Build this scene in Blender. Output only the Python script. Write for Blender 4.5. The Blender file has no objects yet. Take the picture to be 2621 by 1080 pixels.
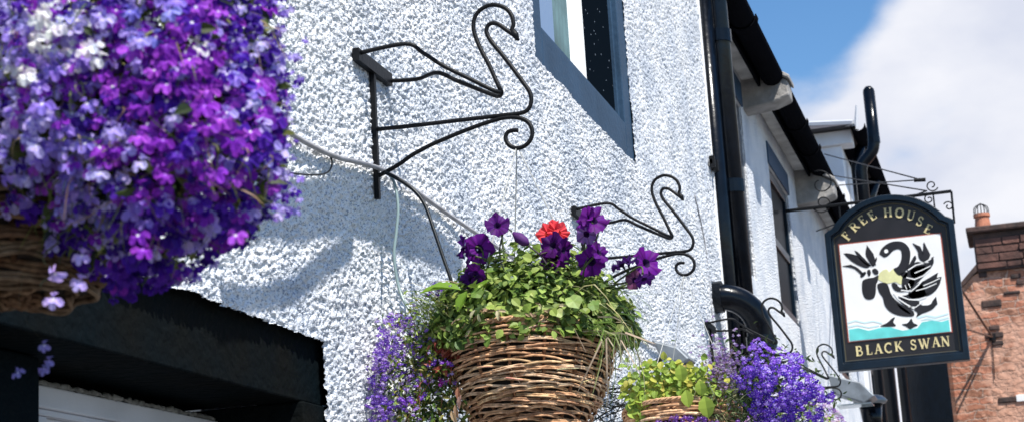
import bpy, bmesh, math, random
import numpy as np
from mathutils import Vector, Matrix, noise as mnoise
random.seed(7); RNG=np.random.default_rng(7)
sc=bpy.context.scene; COL=sc.collection
# ------------------------------------------------------------------ camera geometry (world: wall plane y=0, street at -y, z up)
YAW,PIT,ROLL=0.27187184,0.22917604,-0.05984997
CAM=Vector((0.0,-1.3724862,1.6)); F=4500.0; W0,H0=2621.0,1080.0
cy,sy,cp,sp=math.cos(YAW),math.sin(YAW),math.cos(PIT),math.sin(PIT)
fw=Vector((cp*cy,cp*sy,sp)); r0=Vector((sy,-cy,0)); u0=r0.cross(fw)
rt=r0*math.cos(ROLL)+u0*math.sin(ROLL); up=u0*math.cos(ROLL)-r0*math.sin(ROLL)
def ray(x,y): return fw+rt*((x-W0/2)/F)-up*((y-H0/2)/F)
def onX(x,y,X): r=ray(x,y); return CAM+r*((X-CAM.x)/r.x)
def onY(x,y,Y): r=ray(x,y); return CAM+r*((Y-CAM.y)/r.y)
# ------------------------------------------------------------------ materials
def mat(name,col,rough=0.6,metal=0.0,var=0.0,vscale=8.0,bump=0.0,bscale=40.0,col2=None,spec=None,coat=0.0,trans=0.0,detail=4.0,backcol=None):
    m=bpy.data.materials.new(name); m.use_nodes=True; nt=m.node_tree; N=nt.nodes; L=nt.links
    b=N['Principled BSDF']; b.inputs['Base Color'].default_value=(*col,1); b.inputs['Roughness'].default_value=rough
    b.inputs['Metallic'].default_value=metal
    if spec is not None: b.inputs['Specular IOR Level'].default_value=spec
    b.inputs['Coat Weight'].default_value=coat; b.inputs['Coat Roughness'].default_value=.08
    tc=N.new('ShaderNodeTexCoord')
    if var or col2:
        n=N.new('ShaderNodeTexNoise'); n.inputs['Scale'].default_value=vscale; n.inputs['Detail'].default_value=detail; L.new(tc.outputs['Object'],n.inputs['Vector'])
        rp=N.new('ShaderNodeValToRGB'); rp.color_ramp.elements[0].position=.35; rp.color_ramp.elements[1].position=.65
        c2=col2 if col2 else tuple(min(1,c*(1+var)) for c in col); c1=col if col2 else tuple(c*(1-var) for c in col)
        rp.color_ramp.elements[0].color=(*c1,1); rp.color_ramp.elements[1].color=(*c2,1)
        L.new(n.outputs['Fac'],rp.inputs['Fac']); L.new(rp.outputs['Color'],b.inputs['Base Color'])
    if bump:
        n2=N.new('ShaderNodeTexNoise'); n2.inputs['Scale'].default_value=bscale; n2.inputs['Detail'].default_value=5; L.new(tc.outputs['Object'],n2.inputs['Vector'])
        bp=N.new('ShaderNodeBump'); bp.inputs['Strength'].default_value=1; bp.inputs['Distance'].default_value=bump
        L.new(n2.outputs['Fac'],bp.inputs['Height']); L.new(bp.outputs['Normal'],b.inputs['Normal'])
    if trans:
        # thin petals and leaves let light through
        t=N.new('ShaderNodeBsdfTranslucent'); mx=N.new('ShaderNodeMixShader'); mx.inputs[0].default_value=trans
        src=b.inputs['Base Color']
        if src.links: L.new(src.links[0].from_socket,t.inputs['Color'])
        else: t.inputs['Color'].default_value=(*col,1)
        L.new(b.outputs[0],mx.inputs[1]); L.new(t.outputs[0],mx.inputs[2]); L.new(mx.outputs[0],N['Material Output'].inputs['Surface'])
    return m
def vmat(name,rough=.55,trans=.3,attr='tint',spec=.3):
    """leaf / petal material whose own colour is stored per face"""
    m=bpy.data.materials.new(name); m.use_nodes=True; nt=m.node_tree; N=nt.nodes; L=nt.links
    b=N['Principled BSDF']; b.inputs['Roughness'].default_value=rough; b.inputs['Specular IOR Level'].default_value=spec
    a=N.new('ShaderNodeAttribute'); a.attribute_name=attr; L.new(a.outputs['Color'],b.inputs['Base Color'])
    if trans:
        t=N.new('ShaderNodeBsdfTranslucent'); mx=N.new('ShaderNodeMixShader'); mx.inputs[0].default_value=trans
        L.new(a.outputs['Color'],t.inputs['Color']); L.new(b.outputs[0],mx.inputs[1]); L.new(t.outputs[0],mx.inputs[2]); L.new(mx.outputs[0],N['Material Output'].inputs['Surface'])
    return m
def roughcast(name,scale=95,dist=.006,fine=True):
    m=bpy.data.materials.new(name); m.use_nodes=True; nt=m.node_tree; N=nt.nodes; L=nt.links
    b=N['Principled BSDF']; b.inputs['Roughness'].default_value=.8; b.inputs['Specular IOR Level'].default_value=.25
    g=N.new('ShaderNodeNewGeometry')
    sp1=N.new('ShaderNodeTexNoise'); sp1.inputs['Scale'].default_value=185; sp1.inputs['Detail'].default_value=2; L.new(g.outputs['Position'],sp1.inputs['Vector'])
    r=N.new('ShaderNodeValToRGB'); r.color_ramp.elements[0].position=.36; r.color_ramp.elements[0].color=(.34,.38,.45,1); r.color_ramp.elements[1].position=.47; r.color_ramp.elements[1].color=(.83,.83,.84,1)  # dark specks in the paint colour stand for shade between the pebbles
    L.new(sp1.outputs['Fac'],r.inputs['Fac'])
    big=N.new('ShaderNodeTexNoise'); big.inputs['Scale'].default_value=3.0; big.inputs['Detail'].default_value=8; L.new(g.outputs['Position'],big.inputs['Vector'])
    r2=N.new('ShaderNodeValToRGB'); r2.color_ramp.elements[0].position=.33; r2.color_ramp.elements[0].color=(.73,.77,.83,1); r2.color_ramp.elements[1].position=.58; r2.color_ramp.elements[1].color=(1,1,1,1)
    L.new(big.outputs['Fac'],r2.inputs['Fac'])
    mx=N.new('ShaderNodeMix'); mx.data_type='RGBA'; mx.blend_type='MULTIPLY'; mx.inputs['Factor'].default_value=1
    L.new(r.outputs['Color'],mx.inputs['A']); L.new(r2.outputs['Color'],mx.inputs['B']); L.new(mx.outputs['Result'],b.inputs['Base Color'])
    v=N.new('ShaderNodeTexNoise'); v.inputs['Scale'].default_value=scale; v.inputs['Detail'].default_value=3; L.new(g.outputs['Position'],v.inputs['Vector'])
    bp=N.new('ShaderNodeBump'); bp.inputs['Distance'].default_value=dist; L.new(v.outputs['Fac'],bp.inputs['Height']); L.new(bp.outputs['Normal'],b.inputs['Normal'])
    return m
M={}
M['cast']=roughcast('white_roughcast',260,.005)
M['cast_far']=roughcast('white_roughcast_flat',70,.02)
M['smooth']=mat('white_smooth_render',(.82,.82,.83),.75,var=.06,vscale=3,bump=.004,bscale=60)
M['iron']=mat('black_iron',(.004,.0045,.006),.5,metal=.0,spec=.22,bump=.001,bscale=120)
M['gloss']=mat('black_gloss_paint',(.0015,.003,.006),.22,spec=.22,coat=.05,var=.3,vscale=14,bump=.0015,bscale=30)
M['navy']=mat('navy_paint',(.003,.010,.020),.32,spec=.3,coat=.08,var=.25,vscale=9,bump=.001,bscale=60)
M['margin']=mat('blue_grey_margin_paint',(.026,.058,.105),.6,spec=.15,var=.13,vscale=5,bump=.0025,bscale=50)
M['lintel']=mat('dark_green_black_paint',(.0025,.0060,.0085),.7,spec=.03,col2=(.0055,.0060,.0055),vscale=3.5,bump=.006,bscale=45)
M['fwhite']=mat('white_joinery_paint',(.50,.51,.54),.5,var=.05,vscale=6,bump=.001)
M['mortar']=mat('crumbling_mortar',(.16,.16,.15),.9,var=.4,vscale=60,bump=.006,bscale=90)
M['pane']=mat('unlit_window_pane',(.004,.006,.009),.35,spec=.02)
M['shop']=mat('grey_shop_joinery',(.55,.56,.60),.55,var=.08,vscale=6,bump=.001)
M['glass']=mat('dark_window_glass',(.004,.006,.009),.05,spec=.3,var=.3,vscale=3)
M['curt_w']=mat('white_curtain',(.8,.8,.78),.8,var=.05,vscale=10,bump=.006,bscale=14)
M['refl_g']=mat('grey_green_reflection',(.10,.17,.18),.8,var=.3,vscale=6)  # flat colour for the sky and trees reflected in the pane
M['curt_b']=mat('pale_blue_sash',(.16,.25,.40),.5)
M['cable']=mat('grey_conduit',(.33,.32,.33),.5,var=.2,vscale=20)
M['hose']=mat('black_hose',(.004,.007,.010),.35,spec=.25)
M['hoseg']=mat('grey_green_tube',(.20,.27,.27),.3)
M['cord']=mat('pale_cord',(.42,.42,.40),.6)
M['stone']=mat('weathered_kneeler_stone',(.20,.19,.18),.85,col2=(.34,.32,.30),vscale=9,bump=.01,bscale=30)
M['slate']=mat('roof_slate',(.04,.036,.042),.6,var=.35,vscale=10,bump=.006,bscale=25)
M['gutter']=mat('weathered_black_gutter',(.006,.0062,.008),.6,col2=(.007,.007,.009),vscale=7,bump=.002,bscale=30,spec=0.0)
M['soffit']=mat('soffit_boards',(.40,.39,.37),.8,col2=(.66,.65,.63),vscale=6)
M['copper']=mat('terracotta',(.42,.16,.09),.8,var=.2,vscale=12)
M['steel']=mat('galvanised_grey',(.22,.24,.26),.4,metal=.6,var=.2,vscale=15)
M['lens']=mat('lamp_lens',(.35,.40,.42),.12,spec=.7)
M['asphalt']=mat('asphalt',(.05,.05,.052),.9,var=.3,vscale=30,bump=.004,bscale=200)
M['paving']=mat('paving',(.15,.15,.155),.85,var=.2,vscale=4,bump=.003,bscale=80)
M['kerb']=mat('kerb_stone',(.34,.33,.31),.8,var=.15,vscale=8)
M['pblack']=mat('sign_black_paint',(.012,.010,.012),.4,var=.3,vscale=8)
M['pgold']=mat('sign_cream_gold',(.62,.52,.27),.5,var=.15,vscale=30)
M['pwhite']=mat('sign_white_paint',(.80,.79,.77),.5,var=.03,vscale=6)
M['pturq']=mat('sign_turquoise',(.12,.58,.56),.5,var=.12,vscale=10)
M['ppale']=mat('sign_pale_blue',(.55,.72,.75),.5)
M['pyel']=mat('sign_pale_yellow',(.68,.66,.34),.5,var=.1,vscale=20)
M['pred']=mat('sign_red_brown_edge',(.30,.07,.045),.5)
M['leaf']=vmat('leaf_surface',.5,.35)
M['petal']=vmat('petal_surface',.6,.38,spec=.2)
# wicker
def wicker():
    m=bpy.data.materials.new('willow_wicker'); m.use_nodes=True; nt=m.node_tree; N=nt.nodes; L=nt.links
    b=N['Principled BSDF']; b.inputs['Roughness'].default_value=.8; b.inputs['Specular IOR Level'].default_value=.12
    a=N.new('ShaderNodeAttribute'); a.attribute_name='tint'
    tc=N.new('ShaderNodeTexCoord'); n=N.new('ShaderNodeTexNoise'); n.inputs['Scale'].default_value=60; n.inputs['Detail'].default_value=4; L.new(tc.outputs['Object'],n.inputs['Vector'])
    rp=N.new('ShaderNodeValToRGB'); rp.color_ramp.elements[0].position=.3; rp.color_ramp.elements[0].color=(.48,.36,.30,1); rp.color_ramp.elements[1].position=.6; rp.color_ramp.elements[1].color=(1,.90,.80,1); L.new(n.outputs['Fac'],rp.inputs['Fac'])
    mx=N.new('ShaderNodeMix'); mx.data_type='RGBA'; mx.blend_type='MULTIPLY'; mx.inputs['Factor'].default_value=1
    L.new(a.outputs['Color'],mx.inputs['A']); L.new(rp.outputs['Color'],mx.inputs['B']); L.new(mx.outputs['Result'],b.inputs['Base Color'])
    return m
M['wicker']=wicker()
M['liner']=mat('dark_basket_liner',(.022,.014,.009),.9,var=.3,vscale=30,bump=.006,bscale=60)
def masonry():
    m=bpy.data.materials.new('red_sandstone_rubble'); m.use_nodes=True; nt=m.node_tree; N=nt.nodes; L=nt.links
    b=N['Principled BSDF']; b.inputs['Roughness'].default_value=.9
    g=N.new('ShaderNodeNewGeometry'); s=N.new('ShaderNodeSeparateXYZ'); L.new(g.outputs['Position'],s.inputs[0])
    ad=N.new('ShaderNodeMath'); ad.operation='ADD'; L.new(s.outputs['X'],ad.inputs[0]); L.new(s.outputs['Y'],ad.inputs[1])
    c=N.new('ShaderNodeCombineXYZ'); L.new(ad.outputs[0],c.inputs['X']); L.new(s.outputs['Z'],c.inputs['Y'])
    wn=N.new('ShaderNodeTexNoise'); wn.inputs['Scale'].default_value=1.6; wn.inputs['Detail'].default_value=6; wn.inputs['Roughness'].default_value=.65; L.new(c.outputs[0],wn.inputs['Vector'])
    w=N.new('ShaderNodeVectorMath'); w.operation='MULTIPLY_ADD'; w.inputs[1].default_value=(.40,.30,0); L.new(wn.outputs['Color'],w.inputs[0]); L.new(c.outputs[0],w.inputs[2])
    br=N.new('ShaderNodeTexBrick'); br.inputs['Scale'].default_value=1; br.inputs['Brick Width'].default_value=.33; br.inputs['Row Height'].default_value=.115; br.inputs['Mortar Size'].default_value=.012; br.inputs['Mortar Smooth'].default_value=.5; br.inputs['Bias'].default_value=-.1
    br.offset=.42; br.squash=.7; br.squash_frequency=3
    br.inputs['Color1'].default_value=(.44,.17,.10,1); br.inputs['Color2'].default_value=(.22,.11,.065,1); br.inputs['Mortar'].default_value=(.46,.30,.23,1)
    L.new(w.outputs[0],br.inputs['Vector'])
    n=N.new('ShaderNodeTexNoise'); n.inputs['Scale'].default_value=1.0; n.inputs['Detail'].default_value=7; n.inputs['Roughness'].default_value=.7; L.new(c.outputs[0],n.inputs['Vector'])
    r=N.new('ShaderNodeValToRGB'); r.color_ramp.elements[0].position=.47; r.color_ramp.elements[1].position=.53; L.new(n.outputs['Fac'],r.inputs['Fac'])
    pink=N.new('ShaderNodeMix'); pink.data_type='RGBA'; pink.inputs['A'].default_value=(.68,.42,.31,1); pink.inputs['B'].default_value=(.50,.23,.14,1)
    n3=N.new('ShaderNodeTexNoise'); n3.inputs['Scale'].default_value=9; n3.inputs['Detail'].default_value=5; L.new(c.outputs[0],n3.inputs['Vector']); L.new(n3.outputs['Fac'],pink.inputs['Factor'])
    # thin lime render clings to patches of the wall, some stones stay bare
    mk=N.new('ShaderNodeMath'); mk.operation='MULTIPLY'; mk.inputs[1].default_value=.85; L.new(r.outputs['Color'],mk.inputs[0])
    mx=N.new('ShaderNodeMix'); mx.data_type='RGBA'; L.new(mk.outputs[0],mx.inputs['Factor']); L.new(br.outputs['Color'],mx.inputs['A']); L.new(pink.outputs['Result'],mx.inputs['B'])
    L.new(mx.outputs['Result'],b.inputs['Base Color'])
    h=N.new('ShaderNodeMath'); h.operation='MULTIPLY_ADD'; h.inputs[1].default_value=-.6; L.new(br.outputs['Fac'],h.inputs[0]); L.new(n3.outputs['Fac'],h.inputs[2])
    bp=N.new('ShaderNodeBump'); bp.inputs['Distance'].default_value=.04; L.new(h.outputs[0],bp.inputs['Height']); L.new(bp.outputs['Normal'],b.inputs['Normal'])
    return m
M['red']=masonry()
M['darkstone']=mat('sooty_stone',(.03,.022,.020),.9,col2=(.09,.05,.04),vscale=5,bump=.02,bscale=12)
# ------------------------------------------------------------------ object helpers
def link(name,me,m,parent=None,smooth=False):
    o=bpy.data.objects.new(name,me); COL.objects.link(o)
    if m is not None and not me.materials:
        me.materials.append(m)
    if parent is not None: o.parent=parent; o.matrix_parent_inverse=Matrix.Identity(4); o.location=-world_loc(parent)
    if smooth:
        me.polygons.foreach_set('use_smooth',[True]*len(me.polygons))
    return o
WL={}
def world_loc(p): return WL.get(p.name,Vector((0,0,0)))
def thing(name,label,cat,loc=(0,0,0),group=None):
    o=bpy.data.objects.new(name,None); COL.objects.link(o); o.location=loc; o.empty_display_size=.1
    WL[o.name]=Vector(loc); o['label']=label; o['category']=cat
    if group: o['group']=group
    return o
def tag(o,label,cat,group=None,kind=None):
    o['label']=label; o['category']=cat
    if group: o['group']=group
    if kind: o['kind']=kind
    return o
def structure(o): o['kind']='structure'; return o
class MB:
    """collects geometry in world coordinates, builds ONE mesh"""
    def __init__(s): s.v=[]; s.f=[]; s.c=[]
    def quadbox(s,x0,x1,y0,y1,z0,z1):
        b=len(s.v); s.v+=[(x,y,z) for z in (z0,z1) for x,y in ((x0,y0),(x1,y0),(x1,y1),(x0,y1))]
        s.f+=[tuple(b+i for i in q) for q in ((3,2,1,0),(4,5,6,7),(0,1,5,4),(1,2,6,5),(2,3,7,6),(3,0,4,7))]; return s
    def poly_extrude(s,pts,off):
        """pts: list of 3D points of a planar outline, extruded by vector off"""
        b=len(s.v); n=len(pts); off=Vector(off)
        s.v+=[tuple(p) for p in pts]+[tuple(Vector(p)+off) for p in pts]
        s.f.append(tuple(range(b,b+n))); s.f.append(tuple(range(b+2*n-1,b+n-1,-1)))
        for i in range(n): j=(i+1)%n; s.f.append((b+j,b+i,b+n+i,b+n+j))
        return s
    def tube(s,pts,r,seg=8,closed=False,cap=True,flat=None):
        pts=[Vector(p) for p in pts]; n=len(pts); b=len(s.v)
        rad=r if hasattr(r,'__len__') else [r]*n
        ref=None
        for i,p in enumerate(pts):
            if closed: t=(pts[(i+1)%n]-pts[i-1])
            else: t=(pts[min(i+1,n-1)]-pts[max(i-1,0)])
            t.normalize()
            if ref is None: ref=Vector((0,0,1)) if abs(t.z)<.9 else Vector((1,0,0))
            a=(ref-t*ref.dot(t));
            if a.length<1e-5: a=t.orthogonal()
            a.normalize(); c=t.cross(a); ref=a
            for k in range(seg):
                an=2*math.pi*k/seg; s.v.append(tuple(p+(a*math.cos(an)+c*math.sin(an))*rad[i]))
        m=n if closed else n-1
        for i in range(m):
            i2=(i+1)%n
            for k in range(seg):
                k2=(k+1)%seg; s.f.append((b+i*seg+k,b+i*seg+k2,b+i2*seg+k2,b+i2*seg+k))
        if cap and not closed:
            s.f.append(tuple(b+k for k in range(seg-1,-1,-1))); s.f.append(tuple(b+(n-1)*seg+k for k in range(seg)))
        return s
    def build(s,name,m,parent=None,smooth=False,bevel=0,tri=False,tint=None):
        me=bpy.data.meshes.new(name); me.from_pydata(s.v,[],s.f); me.validate()
        bm=bmesh.new(); bm.from_mesh(me)
        if tri: bmesh.ops.triangulate(bm,faces=[f for f in bm.faces if len(f.verts)>4])
        bmesh.ops.recalc_face_normals(bm,faces=bm.faces)
        bm.to_mesh(me); bm.free()
        if smooth: me.polygons.foreach_set('use_smooth',[True]*len(me.polygons))
        o=link(name,me,m,parent)
        if bevel:
            md=o.modifiers.new('bevel','BEVEL'); md.width=bevel; md.segments=2; md.limit_method='ANGLE'
        return o
def smooth_path(pts,n=8):
    """Catmull-Rom through points"""
    P=[Vector(p) for p in pts]; out=[]
    for i in range(len(P)-1):
        p0=P[max(i-1,0)]; p1=P[i]; p2=P[i+1]; p3=P[min(i+2,len(P)-1)]
        for k in range(n):
            t=k/n; out.append(.5*((2*p1)+(-p0+p2)*t+(2*p0-5*p1+4*p2-p3)*t*t+(-p0+3*p1-3*p2+p3)*t**3))
    out.append(P[-1]); return out
# ------------------------------------------------------------------ ground
def sheet(name,x0,x1,y0,y1,z,m):
    me=bpy.data.meshes.new(name); me.from_pydata([(x0,y0,z),(x1,y0,z),(x1,y1,z),(x0,y1,z)],[],[(0,1,2,3)]); return structure(link(name,me,m))
sheet('ground',-300,300,-300,300,-.14,M['paving'])
sheet('road',-60,60,-9.0,-2.6,-.136,M['asphalt'])
MB_=MB().quadbox(-60,60,-2.45,.6,-.3,0); structure(MB_.build('pavement',M['paving']))
structure(MB().quadbox(-60,60,-2.6,-2.45,-.3,.004).build('kerb',M['kerb'],bevel=.01))
# ------------------------------------------------------------------ PUB: near building, x up to 8.85
pub=thing('pub_building','white roughcast pub wall with blue margined window and dark lintel, nearest the camera','building',(6,2,0))
XC=8.85; ZT=6.3
def hnoise(ix,iy,seed):
    h=(ix*374761393+iy*668265263+seed*974634777)&0xffffffff
    h=((h^(h>>13))*1274126177)&0xffffffff
    return ((h^(h>>16))&0xffff)/65535.0
def pebbles(X,Z,cell,seed):
    gx=np.floor(X/cell).astype(np.int64); gz=np.floor(Z/cell).astype(np.int64); H=np.zeros_like(X)
    for dx in (-1,0,1):
        for dz in (-1,0,1):
            cx=gx+dx; cz=gz+dz
            px=(cx+hnoise(cx,cz,seed))*cell; pz=(cz+hnoise(cx,cz,seed+1))*cell
            rad=cell*(.35+.5*hnoise(cx,cz,seed+2)); on=hnoise(cx,cz,seed+3)>.30
            d2=((X-px)**2+(Z-pz)**2)/rad**2
            H=np.maximum(H,np.where(on,np.sqrt(np.clip(1-d2,0,1))*rad,0))
    return H
def vnoise(X,Z,s,seed):
    x=X/s; z=Z/s; x0=np.floor(x).astype(np.int64); z0=np.floor(z).astype(np.int64); fx=x-x0; fz=z-z0; fx=fx*fx*(3-2*fx); fz=fz*fz*(3-2*fz)
    a=hnoise(x0,z0,seed); b=hnoise(x0+1,z0,seed); c=hnoise(x0,z0+1,seed); d=hnoise(x0+1,z0+1,seed)
    return (a*(1-fx)+b*fx)*(1-fz)+(c*(1-fx)+d*fx)*fz
def wallgrid(name,xs,zs,holes,y0,amp,m,parent):
    X,Z=np.meshgrid(xs,zs,indexing='ij')
    Hh=pebbles(X,Z,.0070,11)*amp-pebbles(X,Z,.0086,61)*.95*(vnoise(X,Z,.011,91)>.42)+pebbles(X,Z,.0105,31)*amp*.35*(vnoise(X,Z,.06,44)>.55)+(vnoise(X,Z,.35,5)-.5)*.014+(vnoise(X,Z,.09,6)-.5)*.006
    V=np.stack([X,y0-Hh,Z],-1).reshape(-1,3); nx,nz=len(xs),len(zs)
    I=np.arange(nx*nz).reshape(nx,nz); q=np.stack([I[:-1,:-1],I[1:,:-1],I[1:,1:],I[:-1,1:]],-1)
    cxm=(xs[:-1]+xs[1:])/2; czm=(zs[:-1]+zs[1:])/2; CX,CZ=np.meshgrid(cxm,czm,indexing='ij')
    wob=(vnoise(CX,CZ,.06,9)-.5)*.009+(vnoise(CX,CZ,.015,19)-.5)*.004
    keep=np.ones(CX.shape,bool)
    for a,b,c,d in holes: keep&=~((CX>a+wob)&(CX<b+wob*.6)&(CZ>c+wob)&(CZ<d+wob))
    q=q[keep]
    me=bpy.data.meshes.new(name); me.vertices.add(len(V)); me.vertices.foreach_set('co',V.ravel().astype(np.float32))
    me.loops.add(len(q)*4); me.loops.foreach_set('vertex_index',q.ravel().astype(np.int32))
    me.polygons.add(len(q)); me.polygons.foreach_set('loop_start',np.arange(0,len(q)*4,4,dtype=np.int32))
    me.update(calc_edges=True); me.validate()
    return link(name,me,m,parent)
xs=[2.35]
while xs[-1]<XC: xs.append(xs[-1]*1.00125 if xs[-1]<12 else 0)
xs[-1]=XC; xs=np.array(xs); zs=np.concatenate([np.arange(1.87,3.4,.0027),np.arange(3.4,4.98,.0046)])
WIN=(5.30,6.84,3.385,5.25); LOW=(1.2,3.40,-1,2.197)
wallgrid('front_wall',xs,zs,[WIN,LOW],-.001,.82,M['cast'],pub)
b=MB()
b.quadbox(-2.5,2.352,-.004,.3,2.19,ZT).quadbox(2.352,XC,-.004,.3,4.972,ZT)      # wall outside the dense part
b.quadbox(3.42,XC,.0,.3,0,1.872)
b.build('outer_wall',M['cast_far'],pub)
b=MB(); b.quadbox(2.36,5.29,.02,.3,2.23,4.99); b.quadbox(6.86,XC-.004,.02,.3,1.86,4.99); b.quadbox(3.43,6.855,.02,.3,1.86,3.37); 
b.build('inner_wall',M['smooth'],pub)
MB().quadbox(XC-.012,XC+.004,-.010,.30,0,ZT-.01).build('corner_strip',M['smooth'],pub)
MB().quadbox(-2.5,XC,.3,6.0,3.2,ZT-.02).build('upper_storey',M['smooth'],pub)
# roof of the pub, above the frame
rf=MB(); rf.poly_extrude([(-2.5,-.3,ZT),(-2.5,3.2,ZT+2.3),(-2.5,6.3,ZT),],(XC+2.5,0,0)); rf.build('roof',M['slate'],pub)
g=MB().tube([(-2.5,-.36,ZT-.02),(XC,-.36,ZT-.02)],.06,10).build('gutter',M['gutter'],pub,smooth=True)
# upper window (opening 5.43..6.72, from z 3.53)
def ring_boxes(mb,o,i,y0,y1):
    (a,b_,c,d),(e,f,g_,h)=o,i
    mb.quadbox(a,e,y0,y1,c,d).quadbox(f,b_,y0,y1,c,d).quadbox(e,f,y0,y1,c,g_).quadbox(e,f,y0,y1,h,d)
w=MB(); ring_boxes(w,(5.28,6.86,3.365,5.27),(5.44,6.715,3.53,5.12),.004,.10)
wm=w.build('window_margin',M['margin'],pub,bevel=.004)
wf=MB(); ring_boxes(wf,(5.44,6.715,3.53,5.12),(5.49,6.69,3.56,5.09),.022,.060)
wfr=wf.build('window',M['margin'],pub,bevel=.003)
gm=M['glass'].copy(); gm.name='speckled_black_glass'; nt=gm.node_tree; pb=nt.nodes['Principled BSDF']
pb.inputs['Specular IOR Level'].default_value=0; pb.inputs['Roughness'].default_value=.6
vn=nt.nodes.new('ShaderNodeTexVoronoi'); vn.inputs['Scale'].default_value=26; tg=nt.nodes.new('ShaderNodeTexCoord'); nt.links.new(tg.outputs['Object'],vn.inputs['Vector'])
rp=nt.nodes.new('ShaderNodeValToRGB'); rp.color_ramp.elements[0].position=.06; rp.color_ramp.elements[0].color=(.30,.36,.42,1); rp.color_ramp.elements[1].position=.10; rp.color_ramp.elements[1].color=(.004,.007,.011,1); nt.links.new(vn.outputs['Distance'],rp.inputs['Fac']); nt.links.new(rp.outputs[0],pb.inputs['Base Color'])  # pale dots painted into the glass colour as reflection specks
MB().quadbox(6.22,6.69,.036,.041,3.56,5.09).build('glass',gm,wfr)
def wavy(x0,x1,y,z0,z1,amp,wl):
    b=MB(); n=60; 
    for i in range(n+1):
        x=x0+(x1-x0)*i/n; yy=y+amp*math.sin(2*math.pi*x/wl)
        b.v+=[(x,yy,z0),(x,yy,z1)]
    b.f=[(2*i,2*i+2,2*i+3,2*i+1) for i in range(n)]; return b
wavy(5.72,5.98,.040,3.56,5.09,.002,.05).build('reflection_strip',M['refl_g'],wfr,smooth=True)  # opaque strip painted as the green reflection in the glass
wavy(5.98,6.225,.040,3.56,5.09,.004,.07).build('curtain',M['curt_w'],wfr,smooth=True)
MB().quadbox(5.49,5.72,.030,.044,3.56,5.09).build('sash_stile',M['curt_b'],wfr)
MB().quadbox(5.42,6.75,.20,.28,3.4,5.2).build('dark_room',mat('dark_room',(.010,.014,.018),.9),wfr)
# lower opening: dark lintel board, jamb, joinery
lb=MB().quadbox(-2.5,3.47,.020,.12,2.062,2.26); lb.build('lintel_board',M['lintel'],pub,bevel=.004)
jb=MB().quadbox(3.305,3.47,.010,.50,0,2.0615); jb.build('door_jamb',M['lintel'],pub,bevel=.004)
MB().quadbox(-2.5,3.304,.122,.51,2.064,2.2).build('recess_soffit',M['lintel'],pub)
MB().quadbox(-2.5,3.6,.52,.55,0,2.2).build('back_panel',M['lintel'],pub)
dj=MB().quadbox(2.10,2.50,.13,.30,0,2.061).build('mullion_post',M['lintel'],pub,bevel=.004)
dw=MB(); dw.quadbox(2.501,3.303,.20,.26,1.998,2.036)
dwo=dw.build('shop_window',M['shop'],pub,bevel=.003)
q=MB(); q.quadbox(2.501,3.303,.207,.25,1.987,1.9975); 
for a,b_ in ((2.501,2.54),(2.60,2.66),(2.92,2.98),(3.265,3.303)): q.quadbox(a,b_,.212,.25,.9,1.9865)
for a,b_ in ((2.54,2.60),(2.66,2.92),(2.98,3.265)): q.quadbox(a,b_,.222,.245,1.965,1.9865)
q.build('window_frame',M['shop'],dwo,bevel=.002)
MB().quadbox(2.54,3.265,.236,.240,.9,1.9645).build('window_pane',M['glass'],dwo)
# crumbling mortar bead on top of the joinery
b=MB(); pts=[];n=90
for i in range(n):
    x=2.51+(3.29-2.51)*i/(n-1); pts.append((x,.205+random.uniform(-.003,.003),2.040+random.uniform(-.0015,.0025)))
b.tube(pts,[.0045+random.uniform(-.0015,.003) for _ in pts],6).build('mortar_bead',M['mortar'],pub,smooth=True)
# ------------------------------------------------------------------ TERRACE HOUSE beyond the corner (wall plane YB)
YB=.06; ZB=4.93; XE=18.0
ter=thing('terrace_house','white roughcast terrace house with dark eaves gutter between pub and far house','building',(13,3,0))
def wall_holes(name,x0,x1,z0,z1,holes,y,depth,m,parent):
    b=MB(); xs_=sorted({x0,x1,*[h[0] for h in holes],*[h[1] for h in holes]})
    for a,c in zip(xs_[:-1],xs_[1:]):
        hs=sorted([(h[2],h[3]) for h in holes if h[0]<=a+1e-6 and h[1]>=c-1e-6]); z=z0
        for p,q_ in hs:
            if p>z: b.quadbox(a,c,y,y+depth,z,p)
            z=q_
        if z<z1: b.quadbox(a,c,y,y+depth,z,z1)
    me=b.build(name,m,parent); bm=bmesh.new(); bm.from_mesh(me.data); bmesh.ops.remove_doubles(bm,verts=bm.verts,dist=1e-5)
    seen={}; kill=[]
    for f in bm.faces:
        k=tuple(sorted(v.index for v in f.verts))
        if k in seen: kill+= [f,seen[k]]
        else: seen[k]=f
    bmesh.ops.delete(bm,geom=list(set(kill)),context='FACES_ONLY'); bmesh.ops.recalc_face_normals(bm,faces=bm.faces); bm.to_mesh(me.data); bm.free(); return me
def sash(parent,x0,x1,z0,z1,y,marg=True):
    w=MB(); ring_boxes(w,(x0,x1,z0,z1),(x0+.07,x1-.07,z0+.07,z1-.07),y+.015,y+.07); w.quadbox(x0+.07,x1-.07,y+.02,y+.065,(z0+z1)/2-.03,(z0+z1)/2+.03)
    o=w.build('window',M['navy'],parent,bevel=.004)
    MB().quadbox(x0+.07,x1-.07,y+.035,y+.04,z0+.07,z1-.07).build('pane',M['pane'],o)
    if marg:
        mm=MB().quadbox(x0-.03,x1+.03,y-.010,y+.09,z1+.001,z1+.16); mm.build('window_lintel',M['margin'],parent,bevel=.004)
hol=[(10.02,10.62,3.55,4.66),(11.75,12.75,3.55,4.55),(15.6,16.5,3.55,4.60)]
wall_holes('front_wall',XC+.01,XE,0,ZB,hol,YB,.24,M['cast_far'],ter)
for h in hol: sash(ter,*h,YB)
MB().quadbox(XC+.01,XE,.32,6,.1,ZB-.03).build('rear_volume',M['smooth'],ter)
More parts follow.
